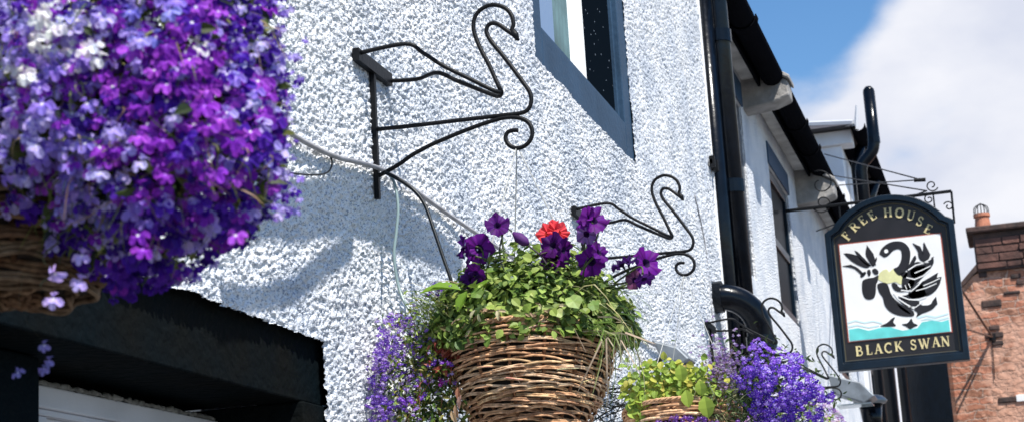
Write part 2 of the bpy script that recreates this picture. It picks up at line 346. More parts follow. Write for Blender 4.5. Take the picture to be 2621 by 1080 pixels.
# eaves: soffit, roof slope, gutter with sockets and brackets
MB().quadbox(XC+.02,XE-.002,-.05,YB-.004,4.86,4.885).build('soffit',M['soffit'],ter)
rf=MB(); nrow=14
for i in range(nrow):     # slates in stepped courses
    t0,t1=i/nrow,(i+1)/nrow; y0=-.17+3.2*t0; y1=-.17+3.2*t1+.05; za=4.900+2.0*t0+.012; zb=4.900+2.0*t1+.010
    x=XC+.02
    while x<XE-.01:
        wd=random.uniform(.28,.36); x2=min(x+wd-.008,XE-.01); dz=random.uniform(0,.006)
        rf.poly_extrude([(x,y0,za+dz),(x2,y0,za+dz),(x2,y1,zb+dz),(x,y1,zb+dz)],(0,0,-.012)); x+=wd
rfo=rf.build('roof',M['slate'],ter)
def half_gutter(b,xa,xb,y,z,r,seg=9):
    base=len(b.v); 
    for x in (xa,xb):
        for rr in (r,r-.006):
            for k in range(seg+1):
                a=math.pi+math.pi*k/seg; b.v.append((x,y+rr*math.cos(a),z+rr*math.sin(a)))
    n=seg+1
    for off,fl in ((0,0),(n,1)):
        for k in range(seg):
            b.f.append((base+off+k,base+off+k+1,base+off+2*n+k+1,base+off+2*n+k))
    for k in (0,seg): b.f.append((base+k,base+n+k,base+3*n+k,base+2*n+k))
    for e in (0,2*n):
        for k in range(seg): b.f.append((base+e+k,base+e+k+1,base+e+n+k+1,base+e+n+k))
GY,GZ,GR=-.140,4.865,.072
b=MB(); half_gutter(b,XC+.1,XE-.02,GY,GZ,GR); gut=b.build('gutter',M['gutter'],ter,smooth=False)
for x in (9.5,10.9,11.85,12.6,14.3,15.9): 
    q=MB(); half_gutter(q,x,x+.09,GY,GZ,GR+.013); q.build('gutter_socket',M['gutter'],gut)
MB().quadbox(XC+.02,XE-.002,GY+GR+.004,GY+GR+.02,4.80,4.91).build('fascia_board',M['gutter'],ter)
# stone kneelers (skew ends) between the party walls
def kneeler(x,parent,sc_=1.0,zz=4.80):
    k=MB(); L_=.30*sc_
    k.poly_extrude([(x,YB-.003,zz-.20*sc_),(x,-.14,zz-.17*sc_),(x,-.235,zz-.12*sc_),(x,-.235,zz+.03*sc_),(x,-.02,zz+.22*sc_),(x,YB+.3,zz+.42*sc_),(x,YB+.3,zz-.20*sc_)],(L_,0,0))
    o=k.build('kneeler_stone',M['stone'],parent,bevel=.012)
    c=MB(); c.poly_extrude([(x-.02,-.25,zz+.025*sc_),(x-.02,-.25,zz+.075*sc_),(x-.02,3.0,zz+2.13),(x-.02,3.0,zz+2.08)],(L_+.04,0,0)); c.build('coping_stone',M['stone'],o,bevel=.008)
kneeler(10.72,ter,.66,4.80); kneeler(13.30,ter,.66,4.72)
# ------------------------------------------------------------------ FAR HOUSE with white gable showing above the terrace roof
far=thing('far_house','taller white house with slate hipped roof and white gable, behind the hanging sign','building',(21.5,3,0))
hol2=[(18.75,19.45,3.3,4.7),(21.2,22.0,3.3,4.7),(18.7,19.5,.9,2.3),(23.4,24.2,3.3,4.7)]
wall_holes('front_wall',XE+.002,26.0,0,6.22,hol2,.05,.24,M['smooth'],far)
for h in hol2: sash(far,*h,.05,False)
MB().quadbox(XE,XE+.25,.295,4.0,0,6.22).build('gable_wall',M['smooth'],far)
MB().quadbox(XE+.26,25.9,.295,4.0,0,6.2).build('rear_volume',M['smooth'],far)
MB().quadbox(XE-.05,XE+.20,-.07,4.0,6.222,6.37).build('fascia_box',M['smooth'],far,bevel=.01)
MB().quadbox(XE+.202,26.1,-.05,4.0,6.222,6.35).build('eaves_box',M['gutter'],far)
r=MB(); r.v=[(XE-.22,-.12,6.375),(26.1,-.12,6.375),(26.1,4.2,6.375),(XE-.22,4.2,6.375),(XE+.7,1.9,6.80),(26.1,1.9,6.80)]
r.f=[(0,1,5,4),(2,3,4,5),(3,0,4),(1,2,5),(3,2,1,0)]; r.build('roof',M['slate'],far)
r=MB().tube([(XE-.2,-.11,6.39),(XE+.7,1.9,6.82)],.035,6); r.build('hip_ridge',M['fwhite'],far)
b=MB(); half_gutter(b,XE-.2,26,-.15,6.37,.075); go=b.build('gutter',M['gutter'],far)
MB().tube([(XE-.02,-.12,6.36),(XE-.02,-.15,6.62)],[.03,.012],6).build('gutter_finial',M['fwhite'],far)
for x,rr in ((XE+.45,.05),(20.1,.07),(22.6,.06)): 
    MB().tube([(x,-.04,.1),(x,-.04,6.1),(x,-.12,6.3)],rr,10).build('downpipe',M['gloss'],far,smooth=True)
kf=MB(); kf.poly_extrude([(24.6,.05,6.0),(24.6,-.2,6.1),(24.6,-.42,6.25),(24.6,-.42,6.6),(24.6,.05,6.7)],(.5,0,0)); kf.build('kneeler_stone',M['darkstone'],far,bevel=.03)
MB().quadbox(25.2,26.9,-.52,.045,0,5.2).build('dark_end_block',M['gloss'],far)  # plain black block at the far end of the house front
# ------------------------------------------------------------------ RED SANDSTONE BUILDING closing the street
XR=27.0
red=thing('sandstone_building','red sandstone rubble building with tall chimney stack at right edge','building',(29,-3,0))
def P2(px,py): return onX(px,py,XR)
eL=P2(2436,1075); sL=P2(2462,726); ap=P2(2498,690); 
yl=eL.y; sl=1.0
zc=P2(2560,688).z; c0=P2(2494,640).y
rw=MB(); rw.poly_extrude([(XR,yl,0),(XR,yl,P2(2450,755).z),(XR,c0-.02,zc-.02),(XR,c0-1.6,zc-.02),(XR,c0-6,zc-2.6),(XR,c0-6,0)],(5,0,0)); rw.build('gable_wall',M['red'],red,tri=True)
st=MB().quadbox(XR-.06,XR+1.0,c0-1.5,c0,zc-.02,P2(2560,592).z); sto=st.build('chimney_stack',M['darkstone'],red,bevel=.02)
zt=P2(2560,592).z
MB().quadbox(XR-.16,XR+1.1,c0-1.6,c0+.09,zt+.001,zt+.09).build('chimney_cap',M['darkstone'],sto,bevel=.02)
# rubble courses standing proud on the stack
q=MB(); z=zc+.02
while z<zt-.1:
    y=c0-.02; h=random.uniform(.09,.15)
    while y>c0-1.45:
        l=random.uniform(.18,.45); q.quadbox(XR-.06-random.uniform(.01,.05),XR-.055,max(y-l+.015,c0-1.49),y,z,z+h-.018); y-=l
    z+=h
q.build('rubble_course',mat('brown_red_rubble',(.06,.030,.024),.9,col2=(.17,.075,.055),vscale=2.5,bump=.02,bscale=14),sto,bevel=.012)
pc=P2(2515,575)
b=MB(); cx_,cyy=XR+.35,pc.y
b.tube([(cx_,cyy,zt+.09),(cx_,cyy,zt+.13),(cx_,cyy,zt+.14),(cx_,cyy,zt+.31),(cx_,cyy,zt+.32),(cx_,cyy,zt+.37)],[.15,.15,.125,.105,.125,.125],16).build('chimney_pot',M['copper'],sto,smooth=False)
b=MB()
for k in range(7):
    a=k/7*math.pi*2; b.tube(smooth_path([(cx_+.11*math.cos(a),cyy+.11*math.sin(a),zt+.36),(cx_+.10*math.cos(a),cyy+.10*math.sin(a),zt+.47),(cx_,cyy,zt+.53)],3),.008,5)
b.build('wire_cowl',M['iron'],sto)
# bare dark stones and gaps in the lime patches
for (px,py,w_,h_) in ((2515,697,20,25),(2538,776,48,18),(2545,838,26,12),(2545,857,44,14),(2553,877,28,12),(2600,706,24,12),(2590,748,40,8),(2612,722,20,12),(2580,1022,46,14)):
    p=P2(px,py); k=1/166.0
    MB().quadbox(XR-.022,XR+.01,p.y-w_*k/2,p.y+w_*k/2,p.z-h_*k/2,p.z+h_*k/2).build('bare_stone',M['darkstone'],red,bevel=.02)
p=P2(2612,1018); MB().quadbox(XR-.03,XR+.01,p.y-.08,p.y+.06,p.z-.05,p.z+.05).build('white_plate',M['pwhite'],red,bevel=.005)
# skew line on the gable left of the stack
a_=P2(2450,755); MB().poly_extrude([(XR-.08,a_.y+.05,a_.z-.02),(XR-.08,a_.y+.05,a_.z+.05),(XR-.08,c0-.001,zc+.10),(XR-.08,c0-.001,zc+.0)],(.6,0,0)).build('skew_coping',M['darkstone'],red)
# iron stay bracket fixed to the red wall
ib=thing('iron_stay','rusty iron stay bracket with hanging wire on the red stone wall','bracket',P2(2540,860))
A=P2(2540,862)+Vector((-.02,0,0)); 
b=MB().tube([A,P2(2470,815)+Vector((-1.6,0,.25))],.017,6).tube([A,P2(2470,884)+Vector((-1.6,0,.05))],.014,6); b.build('stay_rod',mat('rusty_iron',(.10,.05,.035),.7,var=.3,vscale=20),ib)
MB().quadbox(A.x-.02,A.x+.03,A.y-.05,A.y+.05,A.z-.05,A.z+.05).build('wall_plate',M['iron'],ib)
MB().tube([A,P2(2546,970)+Vector((-.02,0,0))],.006,5).build('wire',M['iron'],ib)
# ------------------------------------------------------------------ soil pipe and rainwater pipe at the corner
dp=thing('rainwater_pipe','tall glossy black rainwater pipe with bracket and swept elbow at the wall corner','pipe',(9.02,-.09,0))
b=MB().tube([(8.985,-.075,2.2),(8.985,-.075,4.85),(8.995,-.12,5.0)],.062,20); b.build('main_pipe',M['gloss'],dp,smooth=True)
for z in (4.55,3.72,3.02): MB().tube([(8.985,-.075,z),(8.985,-.075,z+.07)],.071,20).build('pipe_collar',M['gloss'],dp,smooth=False)
MB().tube([(8.90,-.015,2.0),(8.90,-.015,5.2)],.052,16).build('rear_pipe',M['gloss'],dp,smooth=True)
b=MB(); zb=onX(1800,432,8.83).z; b.quadbox(8.70,8.94,-.028,-.014,zb-.012,zb+.012).quadbox(8.70,8.725,-.04,-.012,zb-.03,zb+.03).quadbox(8.76,8.80,-.045,-.012,zb-.035,zb+.02); b.build('pipe_bracket',M['iron'],dp)
# swept bend coming out of the wall
c1=onX(1838,760,8.55); 
pts=[Vector((8.55,.03,c1.z)),Vector((8.55,-.03,c1.z))]
R_=.16
for k in range(1,11):
    a=k/10*math.pi/2; pts.append(Vector((8.55+.10*k/10,-.03-R_*math.sin(a)*1.05,c1.z-R_*(1-math.cos(a)))))
pts.append(Vector((8.66,pts[-1].y-.003,c1.z-.45)))
pts.append(Vector((8.66,pts[-1].y-.003,c1.z-1.2)))
b=MB().tube(pts,.066,18); b.build('swept_bend',M['gloss'],dp,smooth=True)
MB().tube([(8.55,.0,c1.z),(8.55,-.045,c1.z)],.080,18).build('bend_flange',M['gloss'],dp)
MB().tube([(8.66,pts[-1].y+.003,c1.z-.27),(8.66,pts[-1].y+.003,c1.z-.20)],.076,18).build('pipe_collar',M['gloss'],dp)
# flue
fl=thing('flue_pipe','tall black capped flue pipe with elbow rising against the cloud','flue',(17,-.3,5))
XF=17.0
pf=[onX(2207,560,XF),onX(2204,440,XF),onX(2208,420,XF),onX(2222,402,XF),onX(2234,385,XF),onX(2237,360,XF),onX(2219,236,XF)]
pf[0]=Vector((XF,pf[1].y,4.2)); pf[-1].y=pf[-2].y
b=MB().tube(pf[:1]+smooth_path(pf[1:6],4)+[pf[-1]],.058,16); b.build('flue_tube',M['gloss'],fl,smooth=True)
MB().tube([pf[-1]+Vector((0,0,-.02)),pf[-1]+Vector((0,0,.02)),pf[-1]+Vector((0,0,.05))],[.054,.054,.03],16).build('flue_cap',M['gloss'],fl,smooth=True)
MB().tube([pf[5]+Vector((0,0,-.03)),pf[5]+Vector((0,0,.03))],.060,16).build('flue_collar',M['gloss'],fl)
# ------------------------------------------------------------------ swan brackets
XB1=3.735
def bp_(a,b): # traced in the bracket's own plane (its wall distance and height) -> local (y,z)
    p=onX(850+a*.509,b*.509,XB1); return (p.y,p.z-2.74)
body=[(235,650),(400,634),(640,606),(850,582),(950,570),(988,548),(1002,505),(992,462),(960,415),(905,340),(850,270),(800,210),(777,165),(783,132),(805,119),(835,124),(870,148),(905,172),(932,193)]
neck=[(932,200),(905,155),(912,125),(905,85),(882,52),(845,32),(800,27),(760,42),(730,68),(713,105),(712,150),(726,200),(750,255),(785,320),(815,385),(840,440),(848,462),(832,474),(800,466),(700,424),(590,376),(485,330)]
wingA=[(845,466),(815,462),(700,410),(590,360),(500,305),(425,272)]
brace=[(262,885),(330,832),(400,782),(480,738),(560,702),(700,645),(820,605),(880,592),(940,594),(985,615),(1006,655),(1000,700),(968,735),(925,746),(888,728),(872,695),(882,668),(908,657),(935,657)]
def bracket(x,zoff,label,yw=0.0,first=None):
    t=thing('swan_bracket',label,'bracket',(x,yw,2.74+zoff),'black iron swan shaped basket brackets along the wall')
    if first is not None:
        for ch in first.children:
            c=ch.copy(); COL.objects.link(c); c.parent=t
        return t
    O=Vector((x,yw,2.74+zoff)); R_=.0052
    def pl(pts,dx=0): return [O+Vector((dx if not hasattr(dx,'__len__') else dx[i],*bp_(*p))) for i,p in enumerate(pts)]
    def mk(name,pts,r=R_): return MB().tube(smooth_path(pts,5),r,8).build(name,M['iron'],t,smooth=True)
    bd=pl(body); bd[0].y=yw-.012; mk('body_rod',bd)
    nk=pl(neck); e=nk[-1]; nk+= [O+Vector((.105,(-.085),.142)),O+Vector((.105,-.012,.148))]
    nn=len(neck); 
    for i in range(16,nn): nk[i].x+= .10*((i-15)/(nn-15))**1.2*.75
    mk('neck_rod',nk)
    wa=pl(wingA); n2=len(wa)
    for i in range(n2): wa[i].x-=.10*(i/(n2-1))**1.1*.8
    wa.append(O+Vector((-.10,-.012,.156))); mk('wing_rod',wa)
    br=pl(brace); br[0].y=yw-.010; mk('brace_scroll',br)
    bk=MB(); p1=O+Vector((0,*bp_(905,150))); p2=O+Vector((0,*bp_(938,205))); bk.tube([p1,(p1+p2)/2,p2],[.005,.0085,.0025],8); bk.build('beak',M['iron'],t,smooth=True)
    # wall straps
    MB().quadbox(x-.006,x+.006,yw-.016,yw-.004,O.z-.168,O.z+.140).build('upright_bar',M['iron'],t)
    q=MB().quadbox(x-.112,x+.112,yw-.020,yw-.004,O.z+.136,O.z+.166); q.build('cross_bar',M['iron'],t)
    return t
b1=bracket(XB1,0,'large swan bracket above the main basket, nearest in view')
bracket(5.77,.055,'swan bracket above the petunias, second in the row',0,b1)
bracket(8.30,.03,'swan bracket beside the black pipe elbow',0,b1)
bracket(11.06,.18,'smallest swan bracket, close to the lower left corner of the hanging sign',.05,b1)
# ------------------------------------------------------------------ cables, hoses
def wallline(pts,y): return [onY(a*1.0179,b*1.0179,y) for a,b in pts]
c=MB().tube(smooth_path(wallline([(560,200),(690,300),(745,345),(840,393),(905,410),(960,427),(1020,462),(1100,520),(1200,588),(1400,720),(1600,842),(1690,890)],-.016),6),.0058,8).build('wall_cable',M['cable'],None,smooth=True)
tag(c,'grey cable clipped along the white wall behind the large swan bracket','cable')
c=MB().tube(smooth_path(wallline([(640,418),(700,428),(750,438),(800,440),(826,432),(835,412),(832,396)],-.014),6),.0020,6).build('thin_wire',M['hose'],None,smooth=True)
tag(c,'thin dark wire looping below the grey cable near the left flowers','wire')
def plan(pts,Xs): return [onX(a*1.0179,b*1.0179,X) for (a,b),X in zip(pts,Xs)]
c=MB().tube(smooth_path(plan([(968,434),(1000,450),(1040,478),(1068,515),(1090,575),(1112,640),(1137,715),(1150,790)],[3.72,3.72,3.72,3.72,3.71,3.70,3.69,3.69]),6),.0042,8).build('watering_hose',M['hose'],None,smooth=True)
tag(c,'black watering hose running from the bracket foot into the main basket','hose')
c=MB().tube(smooth_path(plan([(975,436),(992,462),(1001,520),(997,580),(991,640),(1000,710),(1018,760),(1050,805),(1085,835)],[3.74,3.73,3.72,3.71,3.70,3.70,3.69,3.68,3.66]),6),.0036,8).build('watering_hose',M['hoseg'],None,smooth=True)
tag(c,'grey green watering tube hanging left of the main basket','hose')
c=MB().tube(smooth_path([(8.2,-.006,3.55),(8.38,-.006,3.35),(8.42,-.006,3.0),(8.44,-.006,2.5)],6),.0035,6).build('thin_wire',M['cable'],None,smooth=True)
tag(c,'thin grey wire running down the white wall left of the black pipe','wire')
# ------------------------------------------------------------------ lamps, added shadow caster
SDv=Vector((-.9,-1.0,2.05))
caster=thing('shadow_caster','added dark tube with a curved branch, out of view, that casts the wall shadow','lamp',(3.0,-.1,3.3))  # unseen shape, added only to cast the shadow band on the wall
def cast(pts,d): return [onY(a*1.0179,b*1.0179,-.008)+SDv*d for a,b in pts]
MB().tube(smooth_path(cast([(600,480),(700,498),(800,512),(900,514),(1000,545),(1085,600),(1165,655)],.40),5),[.029]*21+[.028,.027,.026,.025,.024,.022,.021,.020,.018,.016],12).build('main_body',M['navy'],caster,smooth=True)  # main tube of the added shadow caster
MB().tube(smooth_path(cast([(872,530),(884,580),(872,622),(820,652),(740,700),(640,728),(560,740)],.38),5),.0125,10).build('arm_tube',M['navy'],caster,smooth=True)
q_=cast([(600,480)],.40)[0]; MB().tube([q_,Vector((q_.x,-.2,q_.z+.10)),Vector((q_.x,.01,q_.z+.12))],.012,8).build('caster_stay',M['navy'],caster,smooth=True)
def floodlight(x,y,z,label,s=1.0):
    t=thing('floodlight',label,'lamp',(x,y,z),'grey floodlights on the wall')
    h=MB(); a=.09*s
    h.poly_extrude([(x-a,y-.02,z+a*.7),(x-a,y-.16*s,z+a*.15),(x-a,y-.22*s,z-a*.6),(x-a,y-.17*s,z-a*.9),(x-a,y-.05,z-a*.3)],(2*a,0,0)); h.build('main_body',M['steel'],t,bevel=.008)
    MB().quadbox(x-a*.8,x+a*.8,y-.20*s,y-.06,z-a*.95,z-a*.88).build('lens',M['lens'],t)
    MB().tube([(x,y-.04,z-.02),(x,-.0,z-.08),(x,.03,z-.08)],.010,8).build('arm_tube',M['iron'],t)
    return t
p=onX(1738,908,6.55); floodlight(6.6,-.05,p.z+.02,'dark floodlight on the wall above the yellow green plant',.75)
p=onX(2165,1010,12.4); floodlight(12.45,-.12,p.z+.05,'grey floodlight below the hanging sign',1.5)
lp=onX(2228,1030,13.0)
la=thing('street_lantern','round topped wall lantern beneath the hanging sign','lamp',(13,lp.y,lp.z))
MB().tube([(13,lp.y,lp.z+.06),(13,lp.y,lp.z+.045),(13,lp.y,lp.z+.01),(13,lp.y,lp.z-.01)],[.03,.09,.125,.11],16).build('lantern_cap',M['steel'],la,smooth=True)
MB().tube([(13,lp.y,lp.z-.012),(13,lp.y,lp.z-.22)],[.085,.06],12).build('lantern_body',M['gloss'],la,smooth=True)
MB().tube([(13,lp.y,lp.z-.20),(13,lp.y+.2,lp.z-.16),(13,.05,lp.z-.18)],.014,8).build('lantern_arm',M['iron'],la,smooth=True)
# ------------------------------------------------------------------ hanging sign (plane x = XS, faces the camera side)
XS=12.5
S3=lambda a,b,d=0: onX(a,b,XS-d*0)+Vector((-d,0,0))
def sp_(px,py): p=onX(px,py,XS); return (p.y,p.z)
yl_,yr_=-.205,-1.107; zb_=3.175; zs_=4.165; 
sign=thing('pub_sign','arched hanging pub sign with black swan on white, reading FREE HOUSE and BLACK SWAN','sign',(XS,(yl_+yr_)/2,zs_))
def sign_outline(inset,zlow):
    a=yl_-inset; c=yr_+inset; mid=(a+c)/2
    pts=[(a,zlow),(a,zs_-inset*.6)]
    pts+=[(a-.03,zs_-inset*.6+.02)]
    n=22; w_=(a-c)/2-.055; top=4.395-inset
    h=top-(zs_-inset*.6+.03); R_=(w_*w_+h*h)/(2*h); cz=top-R_; a0=math.asin(w_/R_)
    for k in range(n+1):
        an=-a0+2*a0*k/n; pts.append((mid-R_*math.sin(an),cz+R_*math.cos(an)))
    pts+=[(c+.03,zs_-inset*.6+.02),(c,zs_-inset*.6),(c,zlow)]
    return pts
def plate(pts,x0,depth,name,m,parent,bevel=0): return MB().poly_extrude([(x0,y,z) for y,z in pts],(depth,0,0)).build(name,m,parent,tri=True,bevel=bevel)
def frame_ring(o,i,x0,depth,name,m,parent,bevel=0):
    b=MB(); n=len(o)
    for pts in (o,i):
        b.v+=[(x0,y,z) for y,z in pts]+[(x0+depth,y,z) for y,z in pts]
    for k in range(n):
        j=(k+1)%n
        b.f+=[(k,j,2*n+j,2*n+k),(n+k,3*n+k,3*n+j,n+j),(k,n+k,n+j,j),(2*n+k,2*n+j,3*n+j,3*n+k)]
    return b.build(name,m,parent,bevel=bevel)
o0=sign_outline(0,zb_); o1=sign_outline(.042,zb_+.055); o2=sign_outline(.056,zb_+.070); o3=sign_outline(.062,zb_+.076)
frame_ring(o0,o1,XS-.06,.10,'sign_frame',M['navy'],sign,bevel=.006)
frame_ring(o1,o2,XS-.035,.05,'frame_moulding',M['navy'],sign,bevel=.004)
plate([(y,z) for y,z in o1],XS-.012,.03,'sign_board',M['pblack'],sign)
# picture panel with red brown edge
tl,tr,br_,bl=sp_(2148,629),sp_(2408,598),sp_(2434,850),sp_(2175,873)
y0_,y1_=(tl[0]+bl[0])/2,(tr[0]+br_[0])/2; z1_,z0_=(tl[1]+tr[1])/2,(bl[1]+br_[1])/2
pe=MB().quadbox(XS-.0170,XS-.0125,y1_-.008,y0_+.008,z0_-.006,z1_+.008).build('picture_edge',M['pred'],sign)
MB().quadbox(XS-.0200,XS-.0172,y1_,y0_,z0_,z1_).build('picture_panel',M['pwhite'],sign)
FX=XS-.0225
def flat(polys,name,m,parent,x=FX,th=.0018):
    b=MB()
    for pl in polys: b.poly_extrude([(x,y,z) for y,z in pl],(th,0,0))
    return b.build(name,m,parent,tri=True)
def R2(pts): return [sp_(2100+a*.377,560+b*.377) for a,b in pts]
def smooth2(pts,n=4):
    P=[Vector((a,b,0)) for a,b in pts]; out=[]; N_=len(P)
    for i in range(N_):
        p0,p1,p2,p3=P[i-1],P[i],P[(i+1)%N_],P[(i+2)%N_]
        for k in range(n):
            t=k/n; q=.5*((2*p1)+(-p0+p2)*t+(2*p0-5*p1+4*p2-p3)*t*t+(-p0+3*p1-3*p2+p3)*t**3); out.append((q.x,q.y))
    return out
flat([R2([(196,752),(260,742),(330,760),(400,742),(470,735),(560,760),(660,742),(690,702),(760,690),(820,700),(872,685),(882,764),(700,785),(450,808),(202,828)])],'painted_water',M['pturq'],sign,FX+.0005)
for rp_ in [R2([(190,700),(240,685),(300,700),(360,690),(420,705),(420,715),(360,700),(300,712),(240,697),(191,712)]),R2([(660,665),(720,650),(780,662),(868,640),(869,650),(780,675),(720,662),(660,680)]),R2([(192,728),(250,715),(330,732),(400,720),(400,730),(330,742),(250,727),(193,740)]),R2([(680,690),(730,672),(790,684),(871,664),(872,676),(790,696),(730,684)])]: flat([rp_],'painted_ripple',M['ppale'],sign,FX+.0006)
flat([R2(smooth2([(398,378),(425,352),(452,345),(470,362),(500,338),(528,358),(540,385),(565,398),(572,425),(545,446),(510,430),(462,440),(425,430),(392,408)]))],'painted_breast',M['pyel'],sign,FX+.0003)
blk=[[(402,240),(412,212),(435,186),(470,164),(515,154),(560,160),(592,184),(610,220),(611,265),(602,315),(585,350),(562,374),(538,388),(515,372),(498,342),(528,325),(548,285),(553,245),(546,215),(526,207),(496,218),(474,240),(452,258),(432,262),(415,250)],
[(165,238),(215,240),(262,258),(300,292),(335,318),(322,335),(290,330),(250,312),(205,282)],
[(236,220),(262,232),(295,268),(345,318),(325,322),(295,302),(262,268)],
[(318,186),(335,205),(356,235),(374,280),(370,318),(352,322),(328,285),(308,240)],
[(380,262),(386,275),(376,300),(370,290)],
[(162,322),(205,315),(248,330),(285,362),(296,380),(275,378),(238,345),(205,332)],
[(290,420),(325,405),(360,400),(395,385),(392,420),(380,450),(378,500),(365,538),(335,550),(305,540),(288,505),(284,455)],
[(272,385),(300,360),(312,372),(285,400)],[(318,358),(335,345),(345,372),(330,392)],[(352,350),(372,338),(392,352),(395,372),(378,382),(362,372)],
[(388,448),(425,434),(452,440),(468,470),(478,505),(505,545),(550,580),(605,612),(634,630),(634,660),(585,664),(525,655),(475,632),(440,592),(424,535),(400,500)],
[(545,528),(600,512),(650,478),(690,432),(742,418),(775,395),(796,372),(790,400),(812,396),(822,400),(812,440),(790,480),(750,515),(700,532),(645,542),(595,556),(560,546)],
[(612,352),(660,326),(712,318),(742,300),(764,262),(770,300),(742,345),(705,378),(655,404),(622,398)],
[(628,170),(655,182),(672,212),(690,245),(710,228),(698,168),(728,205),(744,248),(728,286),(692,292),(668,265),(660,220)],
[(585,345),(605,310),(640,252),(652,272),(632,312),(602,350)],
[(548,372),(590,362),(588,392),(560,402)],
[(484,445),(505,436),(522,446),(532,462),(562,470),(592,455),(600,425),(628,412),(642,432),(622,470),(585,494),(538,498),(502,484)],
[(636,618),(655,598),(668,574),(695,588),(742,584),(764,562),(782,538),(792,575),(765,612),(722,634),(688,646),(652,668),(660,640)],
[(408,730),(455,706),(488,676),(508,670),(496,702),(514,726),(470,733)],
[(555,716),(592,709),(618,678),(632,706),(662,722),(634,736),(610,750),(588,734)],
[(520,575),(560,600),(612,640),(600,646),(545,612)],
[(556,405),(590,360),(640,300),(700,292),(748,292),(735,350),(700,395),(655,440),(612,478),(560,478)],[(520,535),(600,552),(672,560),(650,612),(590,606)],[(600,500),(690,425),(760,470),(700,530),(620,540)]]
flat([R2(smooth2(p,3)) for p in blk],'swan_emblem',M['pblack'],sign)
for p in ([(690,440),(824,396),(812,445),(720,510)],[(690,430),(800,366),(785,425)],[(690,305),(772,256),(748,345)],[(672,255),(660,200),(626,166),(680,190),(702,240)],[(690,260),(704,158),(748,245),(730,290)],[(150,322),(210,312),(250,340),(220,335)],[(158,236),(250,250),(300,320)],[(232,214),(300,270),(350,330)],[(316,178),(362,240),(380,318),(340,300)],[(760,560),(786,528),(796,580),(740,625)]): flat([R2(p)],'swan_feather',M['pblack'],sign,FX-.0003)
flat([R2([(448+14*math.cos(k/10*6.283),222+14*math.sin(k/10*6.283)) for k in range(10)])],'swan_eye',M['pwhite'],sign,FX-.001)
# thin white feather lines over the black wings
def strip(pts,w): 
    P=[Vector((a,b,0)) for a,b in pts]; L_,R__=[],[]
    for i,p in enumerate(P):
        t=(P[min(i+1,len(P)-1)]-P[max(i-1,0)]).normalized(); n=Vector((-t.y,t.x,0))*w/2; L_.append((p+n)[:2]); R__.append((p-n)[:2])
    return L_+R__[::-1]
flat([R2(strip(p,w)) for p,w in (([(500,505),(530,545),(580,578),(640,612)],9),([(700,455),(760,430),(812,405)],6),([(650,490),(720,470),(790,440)],6),([(640,370),(700,345),(750,320)],6),([(585,400),(640,412),(700,388),(748,345)],8),([(596,350),(648,316),(702,302),(752,272)],8),([(548,486),(618,492),(664,452),(694,420)],8),([(530,520),(600,548),(664,552),(720,532)],8),([(600,440),(612,470)],5),([(575,450),(588,480)],5),([(665,290),(700,300),(735,296)],6),([(600,598),(650,600),(700,560)],6))],'feather_line',M['pwhite'],sign,FX-.0012)
